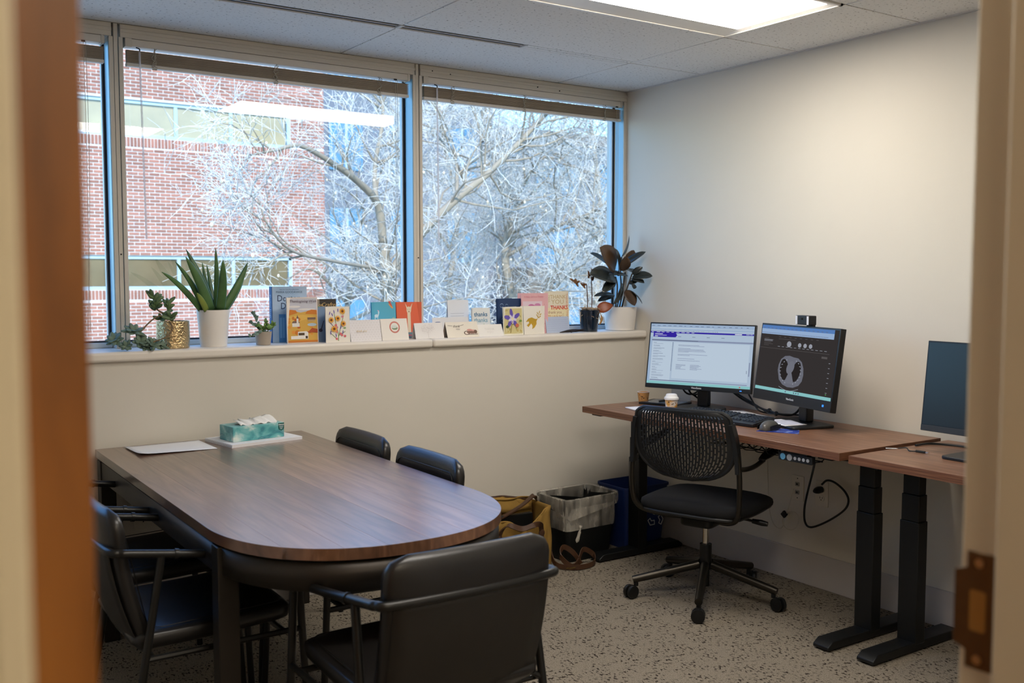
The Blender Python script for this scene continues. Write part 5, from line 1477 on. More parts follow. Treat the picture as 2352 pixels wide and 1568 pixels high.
# book
bk = thing('book', 'tall pale blue hardback book with a dark blue spine on the sill', 'book', (1.622, 4.175, ZS), math.radians(2))
m_cov = ramp_mat('book_cover_blue', [(0.3, S(150, 178, 206)), (0.7, S(196, 210, 224))], 6, rough=0.35)
m_spn = pm(28, 82, 140)
MB().box(-0.078, 0.080, 0.003, 0.023, 0.003, 0.244).build('pages', m_paper, bk)
MB().box(-0.080, 0.083, 0, 0.003, 0, 0.247).build('front_cover', m_cov, bk); MB().box(-0.080, 0.083, 0.023, 0.026, 0, 0.247).build('back_cover', m_cov, bk)
MB().box(-0.083, -0.0795, 0, 0.026, 0, 0.247).build('spine', m_spn, bk)
nv = pm(40, 56, 88)
def bt(b, x, z, s, m_, **k): text(b, s, m_, bk, Matrix.Translation((x, -0.0006, z)) @ UPRIGHT, **k)
bt('New York Times Bestselling Author', 0.0, 0.234, 0.0062, nv); bt('MARIA GOODAVAGE', 0.0, 0.222, 0.013, nv); bt('Doctor', -0.004, 0.194, 0.040, nv, sx=0.9); bt('Dogs', -0.004, 0.160, 0.040, nv, sx=0.9)
text('Doctor Dogs', 0.019, pm(200, 218, 236), bk, Matrix(((0, 0, -1, -0.0836), (0, -1, 0, 0.013), (-1, 0, 0, 0.16), (0, 0, 0, 1))), name='spine_lettering')
q = MB(); q.box(-0.050, -0.018, -0.0006, 0, 0.0, 0.125); q.build('printed_door', pm(72, 130, 186), bk)
for a in (-0.046, -0.033): MB().box(a, a + 0.010, -0.0010, -0.0006, 0.02, 0.11).build('printed_door_panel', pm(110, 162, 206), bk)

sky_c, hill, gold, orng, wht, roofc = (196, 196, 206), (214, 168, 76), (226, 182, 88), (206, 122, 40), (232, 228, 222), (120, 96, 84)
rr = random.Random(9)
pl = [((222, 206, 196), R4(0, 1, 0, 1)), (sky_c, R4(.03, .97, .66, .98)), ((226, 222, 220), ellipse(.25, .80, .2, .025, 16)), ((226, 222, 220), ellipse(.65, .74, .28, .02, 16)),
      (hill, [(.03, .02), (.97, .02), (.97, .66), (.7, .70), (.45, .67), (.2, .71), (.03, .69)]), (orng, [(.03, .60), (.35, .66), (.3, .72), (.15, .735), (.03, .73)]), (orng, [(.6, .64), (.97, .62), (.97, .72), (.8, .73), (.65, .70)]), (gold, [(.03, .40), (.6, .52), (.97, .42), (.97, .57), (.5, .62), (.03, .58)])]
for k in range(16): pl.append((rr.choice([(206, 122, 40), (190, 96, 34), (224, 150, 60)]), ellipse(rr.choice([rr.uniform(.05, .42), rr.uniform(.68, .95)]), rr.uniform(.2, .56), rr.uniform(.04, .085), rr.uniform(.02, .045), 10)))
pl += [((176, 196, 210), ellipse(.8, .40, .15, .035, 14)), (wht, R4(.17, .40, .36, .44)), (roofc, [(.15, .44), (.42, .44), (.37, .485), (.2, .485)]), (wht, R4(.31, .37, .44, .54)), (roofc, [(.30, .54), (.38, .54), (.34, .62)]),
       (roofc, R4(.66, .92, .51, .56)), ((190, 160, 110), R4(.68, .9, .47, .51)), (wht, R4(.12, .58, .09, .16)), (wht, [(.55, .09), (.67, .09), (.67, .23), (.61, .26), (.34, .25), (.34, .16), (.55, .16)]), ((60, 44, 30), R4(.58, .65, .10, .155)), ((84, 66, 44), R4(.36, .55, .17, .225)), ((176, 80, 40), [(.66, .24), (.97, .22), (.97, .30), (.8, .33)]), (orng, R4(.03, .97, .02, .06))]
card('autumn village Thanksgiving card leaning against the blue book', 1.575, 1.720, 4.085, 0.200, (236, 226, 214), 3, 'book', pl, [('A Thanksgiving Wish', .47, .915, .0165, (92, 72, 84), dict(shear=0.25)), ('for you', .78, .875, .005, (120, 100, 100))], spread=25)
card('dark card with gold script behind the sunflower card', 1.742, 1.846, 4.165, 0.190, (52, 44, 36), 4, 'none', [((150, 138, 120), [(0, 0), (.22, 0), (.22, 1), (0, 1)])], [('on', .26, .86, .022, (214, 176, 112), dict(shear=.3)), ('Crafter', .66, .86, .026, (214, 176, 112), dict(shear=.3))])
card('grey-blue card with a dark stem peeping out left of the sunflower card', 1.728, 1.815, 4.115, 0.158, (120, 140, 162), 6, 'none', [((60, 52, 62), [(.2, .35), (.26, .35), (.42, .6), (.38, .6)]), ((58, 48, 60), ellipse(.2, .33, .1, .05)), ((92, 150, 120), [(0, .95), (.25, 1), (.0, 1)])])
fl = []
def flower(u, v, r, asp):
    for k in range(12):
        a = 2 * PI * k / 12; fl.append(((232, 168, 44), ellipse(u + r * .75 * math.cos(a), v + r * .75 * asp * math.sin(a), r * .42, r * .2 * asp, 8, a)))
    fl.append(((214, 136, 30), disc(u, v, r * .62, asp))); fl.append(((96, 56, 24), disc(u, v, r * .40, asp)))
def line(c, pts, w): 
    for (a, b), (c2, d) in zip(pts, pts[1:]):
        L = math.hypot(c2 - a, d - b) or 1; nx, ny = -(d - b) / L * w, (c2 - a) / L * w
        fl.append((c, [(a - nx, b - ny), (c2 - nx, d - ny), (c2 + nx, d + ny), (a + nx, b + ny)]))
line((122, 150, 84), [(.52, .04), (.5, .3), (.4, .6), (.36, .85)], .012); line((122, 150, 84), [(.5, .1), (.6, .4), (.75, .75)], .012); line((92, 84, 130), [(.5, .3), (.2, .55)], .01); line((122, 150, 84), [(.5, .06), (.18, .28)], .01); line((122, 150, 84), [(.55, .2), (.8, .3)], .01)
for u, v in ((.18, .82), (.36, .86), (.52, .90), (.28, .78), (.2, .27), (.62, .42), (.7, .28), (.42, .2)): fl.append(((112, 96, 170), ellipse(u, v, .02, .055, 10, rr.uniform(-.5, .5))))
for u, v in ((.70, .72), (.66, .2), (.44, .10), (.42, .48), (.46, .42), (.78, .17), (.60, .24), (.45, .3)): fl.append((rr.choice([(214, 108, 116), (206, 132, 150), (224, 140, 120)]), disc(u, v, .05, .7)))
fl.append(((112, 160, 84), ellipse(.78, .40, .05, .02)))
for u, v, r in ((.70, .87, .11), (.23, .63, .10), (.50, .67, .10), (.72, .52, .10), (.33, .38, .11)): flower(u, v, r, .72)
card('cream card painted with sunflowers and purple sprigs', 1.738, 1.854, 4.045, 0.158, (232, 226, 216), 3, 'book', fl, spread=30)
dots = [((180, 176, 168), disc((i + (.5 if j % 2 else 0)) / 11, (j + .7) / 9, .008, 1.6, 6)) for i in range(11) for j in range(9)]
card('white dotted tent card with gold script', 1.858, 2.014, 4.045, 0.098, (226, 222, 224), 14, 'tent', dots, [('thank you', .34, .47, .013, (206, 178, 120), dict(shear=.3))])
st = [((196, 88, 74), disc(.52, .60, .19, 1.45, 30)), ((228, 224, 216), disc(.52, .60, .145, 1.45, 30)), ((170, 150, 130), ellipse(.52, .56, .11, .09)), ((206, 214, 206), ellipse(.50, .62, .10, .07)), ((110, 140, 110), ellipse(.52, .52, .10, .03))]
for k in range(24):
    a = 2 * PI * k / 24; st.append(((232, 220, 210), disc(.52 + .168 * math.cos(a), .60 + .168 * 1.45 * math.sin(a), .010, 1.45, 6)))
card('white tent card with a round red stamp emblem', 2.010, 2.150, 4.045, 0.100, (230, 224, 216), 14, 'tent', st, ())
uni = [(c_, [(u_, v_ + .17) for u_, v_ in pg_]) for c_, pg_ in [((214, 232, 236), ellipse(.22, .46, .08, .045)), ((214, 232, 236), R4(.15, .17, .36, .45)), ((214, 232, 236), R4(.26, .28, .36, .45)), ((214, 232, 236), [(.27, .47), (.31, .47), (.34, .57), (.29, .60)]), ((236, 180, 196), [(.29, .58), (.34, .60), (.25, .62)]), ((224, 160, 90), [(.70, .80), (.86, .72), (.90, .66), (.84, .66), (.72, .76)]), ((206, 84, 70), [(.70, .84), (.78, .86), (.88, .70), (.80, .74)]), ((150, 200, 214), ellipse(.3, .3, .18, .012)), ((40, 60, 70), ellipse(.68, .28, .05, .05)), ((150, 190, 180), disc(.9, .35, .07, 1))]]
card('teal card with a small white horse, left of the orange card', 2.006, 2.135, 4.14, 0.172, (92, 176, 200), 4, 'book', uni, spread=28)
lla = [((230, 214, 184), R4(.44, .57, 0, .80)), ((230, 214, 184), ellipse(.505, .78, .095, .10, 20)), ((230, 214, 184), [(.42, .80), (.46, .84), (.36, .98)]), ((230, 214, 184), [(.55, .84), (.60, .80), (.66, .98)]), ((70, 50, 40), ellipse(.505, .735, .02, .015, 8)), ((70, 50, 40), ellipse(.46, .80, .016, .006, 8)), ((70, 50, 40), ellipse(.55, .80, .016, .006, 8)), ((112, 140, 150), R4(.40, .64, 0, .16)), ((206, 96, 110), R4(.40, .64, .06, .09))]
card('orange card with a long-necked cream llama', 2.139, 2.269, 4.14, 0.170, (224, 104, 70), 4, 'bookr', lla, spread=28)
tr_ = [((198, 192, 188), R4(.45, .46, .05, .5))]
for k in range(110):
    a = rr.uniform(0, PI * 2); r = rr.uniform(0, 1) ** .5; tr_.append(((198, 190, 190), disc(.45 + .24 * r * math.cos(a), .62 + .28 * r * math.sin(a), .008, 1.8, 5)))
card('white tent card with a faint grey tree drawing', 2.186, 2.338, 4.045, 0.076, (228, 224, 222), 16, 'tent', tr_)
card('white card with a blue and yellow logo behind the tent cards', 2.318, 2.520, 4.118, 0.094, (228, 226, 226), 5, 'none', [((44, 84, 140), rrect(.06, .24, .30, .78, .06)), ((226, 226, 224), disc(.17, .54, .055, 2.2)), ((226, 214, 96), ellipse(.18, .52, .035, .09))])
bon = [((96, 76, 66), ellipse(.62, .28, .09, .13)), ((228, 216, 204), ellipse(.62, .28, .06, .085)), ((130, 96, 84), ellipse(.78, .32, .16, .10)), ((206, 150, 140), ellipse(.72, .46, .09, .07)), ((206, 160, 150), ellipse(.83, .43, .06, .05)), ((110, 84, 70), ellipse(.90, .34, .05, .12)), ((120, 100, 88), R4(.58, .96, .16, .20)), ((60, 50, 46), [(.06, .78), (.2, .74), (.2, .76), (.06, .80)]), ((60, 50, 46), [(.44, .74), (.56, .80), (.56, .82), (.44, .76)])]
card('cream tent card reading thank you beside a drawn posy', 2.352, 2.530, 4.036, 0.078, (230, 222, 208), 20, 'tent', bon, [('thank', .32, .72, .017, (56, 48, 44), dict(shear=.3)), ('YOU', .36, .52, .010, (80, 70, 62))], back=(196, 178, 160))
wr = []
for k in range(8): wr.append(((170, 172, 182), R4(.12, .12 + rr.uniform(.5, .76), .62 - .07 * k, .628 - .07 * k)))
card('white handwritten note card standing at the back', 2.432, 2.556, 4.165, 0.176, (226, 228, 232), 5, 'tent', wr, rz=math.radians(3))
card('white card printed thanks three times in blue and green', 2.542, 2.652, 4.125, 0.136, (230, 230, 226), 4, 'book', (), [('thanks', .5, .76, .030, (38, 110, 150), dict(bold=.0004)), ('thanks', .5, .55, .030, (120, 166, 186), dict(bold=.0004)), ('thanks', .5, .34, .030, (184, 204, 160), dict(bold=.0004))], spread=30)
card('low white tent card with faint outlined letters', 2.520, 2.672, 4.036, 0.062, (232, 228, 222), 24, 'tent', (), [('THANK', .5, .60, .017, (196, 192, 188), dict(bold=-.0004)), ('YOU', .5, .34, .017, (196, 192, 188), dict(bold=-.0004))])
def curl(u, v, r, s=1): return [(.86 + 0, 0)]
nvp = []
for cx_, cy_, r_, d_ in ((.22, .80, .08, 1), (.42, .80, .07, -1), (.25, .38, .09, 1), (.28, .58, .06, -1)):
    pts = [(cx_ + r_ * (1 - .02 * k) * math.cos(d_ * k * .35), cy_ + r_ * .8 * (1 - .02 * k) * math.sin(d_ * k * .35)) for k in range(18)]
    for a, b in zip(pts, pts[1:]): nvp.append(((150, 176, 204), [(a[0], a[1] - .006), (b[0], b[1] - .006), (b[0], b[1] + .006), (a[0], a[1] + .006)]))
card('navy blue card with pale scrolls', 2.690, 2.840, 4.128, 0.180, (40, 62, 98), 3, 'book', nvp, [('g', .45, .5, .05, (96, 150, 200), dict(shear=.2))], spread=26)
co = [((206, 194, 140), R4(.05, .95, .05, .95))]
for k in range(26): co.append((rr.choice([(170, 160, 96), (214, 206, 160), (140, 140, 76), (196, 176, 110)]), ellipse(rr.uniform(.1, .9), rr.uniform(.1, .9), rr.uniform(.03, .09), rr.uniform(.02, .06), 9, rr.uniform(0, 3))))
for a in (0.5, 1.75, 2.9, 4.1, 5.3): co.append(((104, 86, 176), ellipse(.46 + .24 * math.cos(a), .58 + .20 * math.sin(a), .17, .075, 14, a)))
for a in (1.1, 2.3, 3.5, 4.7, 6.0): co.append(((214, 206, 226), ellipse(.46 + .11 * math.cos(a), .58 + .09 * math.sin(a), .10, .05, 12, a)))
co += [((236, 226, 170), disc(.46, .58, .05, .9)), ((140, 120, 60), [(.44, .5), (.47, .5), (.36, .08), (.33, .08)]), ((196, 110, 80), ellipse(.68, .34, .09, .07)), ((120, 150, 70), ellipse(.85, .5, .07, .04)), ((60, 80, 50), ellipse(.2, .3, .07, .05))]
card('card with a purple columbine flower painting', 2.681, 2.803, 4.055, 0.140, (230, 226, 210), 4, 'book', co, spread=24)
dv = [((190, 152, 44), [(.10, .44), (.22, .56), (.40, .60), (.56, .54), (.68, .54), (.62, .46), (.62, .36), (.52, .24), (.40, .18), (.42, .30), (.36, .38), (.22, .26), (.14, .32), (.26, .40), (.24, .46)])]
line_fl = fl; fl = dv
line((190, 152, 44), [(.66, .52), (.76, .74)], .008)
fl = line_fl
for u, v, a in ((.66, .66, 2.2), (.69, .74, 2.2), (.80, .62, .5), (.83, .70, .5), (.72, .60, 2.4), (.78, .78, 1.2)): dv.append(((190, 152, 44), ellipse(u, v, .06, .018, 10, a)))
card('cream card with a gold dove carrying a sprig', 2.808, 2.934, 4.058, 0.142, (232, 226, 214), 4, 'bookr', dv, spread=24)
pk = [((226, 204, 214), R4(.06, .80, .06, .80)), ((196, 110, 160), ellipse(.38, .66, .14, .07)), ((206, 136, 176), ellipse(.62, .70, .12, .05)), ((206, 136, 176), ellipse(.62, .60, .10, .04)), ((176, 120, 160), R4(.3, .6, .62, .64))]
pk += [((170, 90, 100), disc(.88, .12 + .12 * k, .010, .8, 6)) for k in range(7)]
card('pink card with a paler pink panel behind the dove card', 2.828, 2.990, 4.105, 0.206, (226, 176, 180), 3, 'bookr', pk, [('A Baby Girl is a Treasure', .5, .91, .0125, (200, 110, 130), dict(shear=.3))], spread=20)
og, tn = (206, 120, 60), (196, 170, 120)
tks = [('THANK', .56, .86, .030, tn), ('YOU', .54, .74, .032, tn, dict(sx=1.2)), ('THANKS', .60, .60, .029, (214, 66, 40), dict(bold=.0007)), ('thank you', .42, .49, .022, (170, 120, 90)), ('THANK', .42, .37, .027, (206, 140, 80)), ('YOU THANK', .42, .27, .018, tn), ('THANKS', .08, .66, .019, tn, dict(rot=PI / 2)), ('YOU', .20, .82, .018, tn, dict(rot=PI / 2)), ('THANKS', .92, .80, .016, og, dict(rot=-PI / 2)), ('THANK', .92, .38, .020, og, dict(rot=-PI / 2)), ('YOU', .74, .40, .014, tn, dict(rot=-PI / 2)), ('thanks', .46, .19, .014, og)]
th = card('tall cream card covered with the word thanks in orange and red', 2.984, 3.142, 4.122, 0.214, (232, 224, 202), 3, 'book', [((240, 228, 186), R4(.0, 1, .33, .6))], tks, spread=20)
card('pale blue lined note leaning in front of the tall thanks card', 2.976, 3.126, 4.096, 0.084, (184, 196, 220), 10, 'none', [((150, 164, 196), R4(.06, .94, .15 + .13 * k, .158 + .13 * k)) for k in range(6)])
# dried seed pods
sp_ = thing('dried_seed_pod', 'dark dried seed pod lying on the sill before the navy pot', 'seed pod', (3.11, 4.05, ZS))
MB().tube(spline([(-0.085, 0.0, 0.004), (-0.04, 0.004, 0.008), (0.0, 0.006, 0.010), (0.05, 0.01, 0.009), (0.085, 0.012, 0.004)], 4), [0.002, 0.003, 0.004, 0.005, 0.006, 0.007, 0.0075, 0.0075, 0.008, 0.008, 0.008, 0.007, 0.006, 0.005, 0.004, 0.003, 0.002], 8).build('pod', mat('dried_brown', S(36, 28, 26), 0.7, vary=0.2, vscale=60), sp_, smooth=True)
MB().tube(spline([(-0.02, -0.008, 0.004), (0.03, -0.004, 0.013), (0.07, 0.0, 0.014)], 4), 0.0035, 7).build('pod_shell', mat('dried_brown', S(36, 28, 26), 0.7), sp_, smooth=True)

# ================================================================= plants
def leaf(parent, base, tip, w, m_, up=(0, 0, 1), fold=0.12, bend=0.1, name='leaf', shape=0.42, n=10):
    L = parent.location
    b, t = Vector(base) - L, Vector(tip) - L
    A = t - b; U = A.cross(Vector(up))
    if U.length < 1e-5: U = A.cross(Vector((1, 0, 0)))
    U.normalize(); N = U.cross(A).normalized()
    rows = []
    for i in range(n + 1):
        s = i / n
        wd = w / 2 * (math.sin(PI * s ** (0.75 if shape < .5 else 0.9)) ** (0.75 if shape < .5 else 0.62)) + 0.0006
        c = b + A * s + N * (bend * A.length * 4 * s * (1 - s))
        rows.append([c + U * (wd * k) + N * (fold * wd * k * k) for k in (-1, -0.5, 0, 0.5, 1)])
    return MB().surf(rows).build(name, m_, parent, smooth='all', solid=0.0012)
def thick_leaf(parent, base, tip, w, th, m_, bend=(0, 0, 0), name='leaf', up=(0, -1, 0.2), fat=0.35):
    L = parent.location; b, t = Vector(base) - L, Vector(tip) - L; A = t - b
    U = A.cross(Vector(up)).normalized(); N = U.cross(A).normalized(); B = Vector(bend); R = []
    for i in range(13):
        s = i / 12
        f = (1 - s) ** 0.75 * (0.8 + 0.9 * s) if fat < 0.5 else math.sin(PI * (0.1 + 0.86 * s)) ** 0.7
        R.append(ring(b + A * s + B * (4 * s * (1 - s)), U, N, w / 2 * f + 0.0006, th / 2 * f + 0.0005, 2.2, 10))
    return loft(R).build(name, m_, parent, smooth='all')
def pot(parent, prof, m_, soil_r, soil_z, soil_m, name='pot'):
    MB().lathe(prof, 40).build(name, m_, parent, smooth=True)
    MB().lathe([(soil_r, soil_z - 0.004), (soil_r * 0.6, soil_z + 0.003), (0.001, soil_z + 0.005)], 24).build('soil', soil_m, parent, smooth=True)
m_soil = mat('potting_soil', S(48, 36, 26), 0.95, vary=0.4, vscale=120, bump=0.8, bscale=300)
m_wpot = mat('white_ceramic', S(232, 226, 218), 0.35)

# aloe
al = thing('aloe_plant', 'aloe plant with long green spikes in a white pot', 'potted plant', (1.264, 4.115, ZS), group='plants on the sill')
pot(al, [(0.045, 0), (0.0535, 0), (0.0545, 0.004), (0.067, 0.150), (0.067, 0.153), (0.0635, 0.153), (0.060, 0.13), (0.05, 0.12)], m_wpot, 0.062, 0.143, m_soil)
m_aloe = ramp_mat('aloe_green', [(0.3, S(50, 82, 46)), (0.6, S(74, 110, 58)), (0.8, S(96, 130, 76))], 10, rough=0.42)
m_aloey = ramp_mat('aloe_yellow_green', [(0.3, S(96, 120, 48)), (0.7, S(136, 148, 64))], 10, rough=0.45)
for b_, t_, w_, bd, mm in (((1.210, 4.100, 1.262), (1.036, 4.030, 1.419), .026, (0, 0, .016), m_aloe), ((1.227, 4.110, 1.261), (1.116, 4.060, 1.444), .026, (0.004, 0, .006), m_aloe), ((1.244, 4.080, 1.262), (1.137, 4.050, 1.481), .040, (.004, 0, .008), m_aloe),
                           ((1.267, 4.120, 1.260), (1.170, 4.160, 1.514), .032, (.004, 0, .006), m_aloe), ((1.262, 4.140, 1.260), (1.242, 4.180, 1.461), .020, (0, 0, 0), m_aloe), ((1.273, 4.140, 1.259), (1.267, 4.200, 1.450), .020, (.003, 0, 0), m_aloe),
                           ((1.278, 4.120, 1.260), (1.278, 4.110, 1.520), .024, (.004, 0, 0), m_aloe), ((1.283, 4.080, 1.261), (1.283, 4.030, 1.470), .040, (.004, 0, 0), m_aloe), ((1.307, 4.120, 1.259), (1.418, 4.120, 1.461), .034, (.006, 0, -.004), m_aloe), ((1.315, 4.120, 1.259), (1.423, 4.190, 1.391), .026, (.004, 0, 0), m_aloe),
                           ((1.223, 4.070, 1.262), (1.170, 4.020, 1.335), .026, (0, 0, .004), m_aloey), ((1.257, 4.160, 1.259), (1.145, 4.235, 1.464), .024, (0, 0, .01), m_aloe)):
    o = thick_leaf(al, b_, t_, w_ * 1.2, w_ * 0.45, mm, bd)

# succulents in the hammered gold pot
m_goldp = mat('hammered_gold', S(214, 190, 146), 0.16, metal=1.0, bump=1.0, bscale=90, bdist=0.006)
su = thing('succulent_plant', 'trailing jade succulent in a hammered gold pot', 'potted plant', (1.098, 4.115, ZS), group='plants on the sill')
pot(su, [(0.060, 0), (0.064, 0.002), (0.066, 0.05), (0.065, 0.110), (0.061, 0.110), (0.060, 0.09)], m_goldp, 0.060, 0.096, m_soil)
m_jade = ramp_mat('jade_green', [(0.3, S(62, 84, 54)), (0.6, S(92, 116, 72)), (0.8, S(122, 130, 92))], 30, rough=0.5)
m_echo = ramp_mat('grey_green_rosette', [(0.3, S(72, 92, 78)), (0.6, S(104, 124, 104)), (0.8, S(140, 146, 122))], 30, rough=0.55)
m_stem = mat('brown_stem', S(122, 100, 72), 0.8, vary=0.2, vscale=60)
def stem(par, pts, r, m_=None): 
    L = par.location; return MB().tube(spline([Vector(p) - L for p in pts], 5), r, 7).build('stem', m_ or m_stem, par, smooth=True)
def rosette(par, c, R0, n, m_, tilt=0.7, seed=1, ax=(0, -0.5, 0.85)):
    r_ = random.Random(seed); A = Vector(ax).normalized(); U, V = frame(A); c = Vector(c)
    for k in range(n):
        a = k * 2.4; f = 0.45 + 0.55 * (n - k) / n; d = (U * math.cos(a) + V * math.sin(a)) * f + A * (1.05 - f) * tilt
        thick_leaf(par, c, c + d.normalized() * R0 * r_.uniform(.75, 1.1) * (0.55 + 0.45 * f), R0 * 0.46, R0 * 0.15, m_, up=A, fat=1)
stem(su, [(1.091, 4.100, 1.218), (1.069, 4.100, 1.247), (1.033, 4.090, 1.266), (1.014, 4.080, 1.305)], .0035)
stem(su, [(1.099, 4.110, 1.217), (1.082, 4.110, 1.264), (1.073, 4.100, 1.277)], .003)
stem(su, [(1.100, 4.090, 1.215), (1.038, 4.060, 1.244), (0.993, 4.050, 1.222), (0.948, 4.040, 1.178)], .003)
stem(su, [(1.066, 4.050, 1.221), (1.075, 4.035, 1.196), (1.052, 4.030, 1.162), (0.994, 4.030, 1.140)], .003)
rj = random.Random(4)
def sprig(c, axis, n, ln, sd, m_):
    r_ = random.Random(sd); c = Vector(c); A = Vector(axis)
    for k in range(n):
        p = c + A * (k / n); d = Vector((r_.uniform(-1, 1), r_.uniform(-1, .4), r_.uniform(-.1, .9))).normalized()
        thick_leaf(su, p, p + d * ln * r_.uniform(.7, 1.15), ln * .42, ln * .24, m_, up=(0, -1, .3), fat=1)
sprig((1.026, 4.090, 1.266), (-.012, -.004, .058), 17, .042, 1, m_jade)
sprig((1.073, 4.100, 1.264), (.004, 0, .032), 10, .036, 2, m_jade)
sprig((1.038, 4.090, 1.228), (.03, 0, .010), 8, .034, 3, m_jade)
sprig((1.072, 4.060, 1.225), (.006, 0, .02), 5, .036, 6, m_jade)
for c, R0, n, sd, ax in (((0.853, 4.040, 1.152), .044, 15, 1, (-.3, -.5, .7)), ((0.930, 4.050, 1.186), .046, 12, 2, (0, -.6, .8)), ((0.948, 4.030, 1.144), .042, 13, 3, (.2, -.7, .6)), ((0.896, 4.035, 1.128), .034, 11, 4, (-.2, -.6, .6)), ((0.997, 4.030, 1.130), .040, 11, 5, (.3, -.6, .6)), ((1.033, 4.040, 1.124), .032, 9, 6, (.3, -.5, .7)), ((0.969, 4.030, 1.122), .032, 9, 7, (0, -.8, .5))):
    c = (c[0], c[1], max(c[2], ZS + 0.012)); rosette(su, c, R0, n, m_echo, seed=sd, ax=ax)

# small mixed pot
mp_ = thing('small_potted_plant', 'small grey pot of mixed trailing herbs', 'potted plant', (1.466, 4.08, ZS), group='plants on the sill')
pot(mp_, [(0.026, 0), (0.030, 0.001), (0.036, 0.054), (0.036, 0.057), (0.033, 0.057), (0.032, 0.045)], mat('taupe_pot', S(168, 156, 142), 0.6), 0.033, 0.05, m_soil)
m_herb = ramp_mat('herb_green', [(0.3, S(70, 104, 52)), (0.7, S(128, 160, 84))], 40, rough=0.6)
m_herbb = ramp_mat('blue_green_herb', [(0.3, S(84, 112, 100)), (0.7, S(132, 156, 144))], 40, rough=0.6)
rh = random.Random(8)
for tipp, m_, n in (((1.417, 4.090, 1.251), m_herbb, 16), ((1.398, 4.070, 1.207), m_herbb, 12), ((1.472, 4.080, 1.209), m_herb, 12), ((1.506, 4.070, 1.195), m_herb, 14), ((1.479, 4.050, 1.184), m_herb, 12), ((1.390, 4.040, 1.145), m_herbb, 10), ((1.443, 4.050, 1.185), m_herb, 10), ((1.422, 4.060, 1.192), m_herb, 8)):
    b_ = Vector((1.466 + rh.uniform(-.02, .02), 4.08, ZS + .055)); e = Vector(tipp); mid = (b_ + e) / 2 + Vector((0, -.006, .008))
    stem(mp_, [b_, mid, e], .0011, m_herb)
    for k in range(n):
        s = .25 + .75 * k / n; p = b_.lerp(mid, s * 2) if s < .5 else mid.lerp(e, s * 2 - 1); d = Vector((rh.uniform(-1, 1), rh.uniform(-1, .3), rh.uniform(-.2, .9))).normalized()
        leaf(mp_, p, p + d * rh.uniform(.013, .021), .0115, m_, up=(0, -1, .4), n=4)

# withered orchid
oc = thing('withered_orchid', 'withered orchid with two bare stems in a dark navy pot', 'potted plant', (3.256, 4.10, ZS), group='plants on the sill')
pot(oc, [(0.040, 0), (0.044, 0.002), (0.055, 0.105), (0.057, 0.108), (0.057, 0.114), (0.052, 0.114), (0.050, 0.09)], mat('navy_glaze', S(20, 34, 50), 0.15, vary=0.3, vscale=25, coat=0.5), 0.052, 0.105, m_soil)
m_dry = mat('dry_brown_plant', S(120, 84, 54), 0.85, vary=0.25, vscale=40)
m_root = mat('pale_root', S(170, 148, 120), 0.85, vary=0.2, vscale=50)
stem(oc, [(3.243, 4.10, ZS + .105), (3.241, 4.095, ZS + .17), (3.221, 4.080, 1.361)], .0026, mat('orchid_stem', S(96, 64, 46), 0.7)); stem(oc, [(3.272, 4.10, ZS + .105), (3.274, 4.10, ZS + .19), (3.261, 4.090, 1.402)], .0026, mat('orchid_stem', S(96, 64, 46), 0.7))
ro = random.Random(2)
for k in range(26):
    a = ro.uniform(0, 2 * PI); r_ = ro.uniform(.01, .055); p = Vector((3.256 + r_ * math.cos(a), 4.10 + r_ * math.sin(a), ZS + .108))
    pts = [p] + [p + Vector((ro.gauss(0, .016), ro.gauss(0, .012), ro.uniform(.0, .02))) for _ in range(3)]
    if k % 4 == 0: pts.append(Vector((3.256 + .066 * math.cos(a), 4.10 - abs(.066 * math.sin(a)), ZS + ro.uniform(.05, .1))))
    L = oc.location; MB().tube(spline([q - L for q in pts], 3), .0018, 5).build('aerial_root', m_root, oc, smooth=True)
for c in ((3.131, 4.080, 1.377), (3.141, 4.070, 1.365), (3.187, 4.070, 1.354), (3.235, 4.080, 1.406), (3.272, 4.090, 1.402), (3.260, 4.090, 1.420)):
    for k in range(5):
        d = Vector((ro.uniform(-1, 1), ro.uniform(-1, .3), ro.uniform(-1, .8))).normalized(); leaf(oc, c, Vector(c) + d * ro.uniform(.018, .03), .012, m_dry, up=(0, -1, .2), n=5, name='withered_flower')
stem(oc, [(3.221, 4.080, 1.351), (3.186, 4.080, 1.370), (3.131, 4.080, 1.377)], .0015, m_dry)
m_rust = ramp_mat('rust_leaf', [(0.3, S(128, 58, 26)), (0.6, S(160, 82, 36)), (0.8, S(186, 120, 52))], 12, rough=0.4)
leaf(oc, (3.300, 4.09, ZS + .112), (3.378, 4.050, 1.249), .058, m_rust, up=(.1, -1, .5), bend=.12)
leaf(oc, (3.305, 4.085, ZS + .105), (3.283, 4.050, 1.145), .034, mat('tan_leaf', S(190, 134, 60), 0.5, vary=.2), up=(.6, -1, 0), bend=.2)

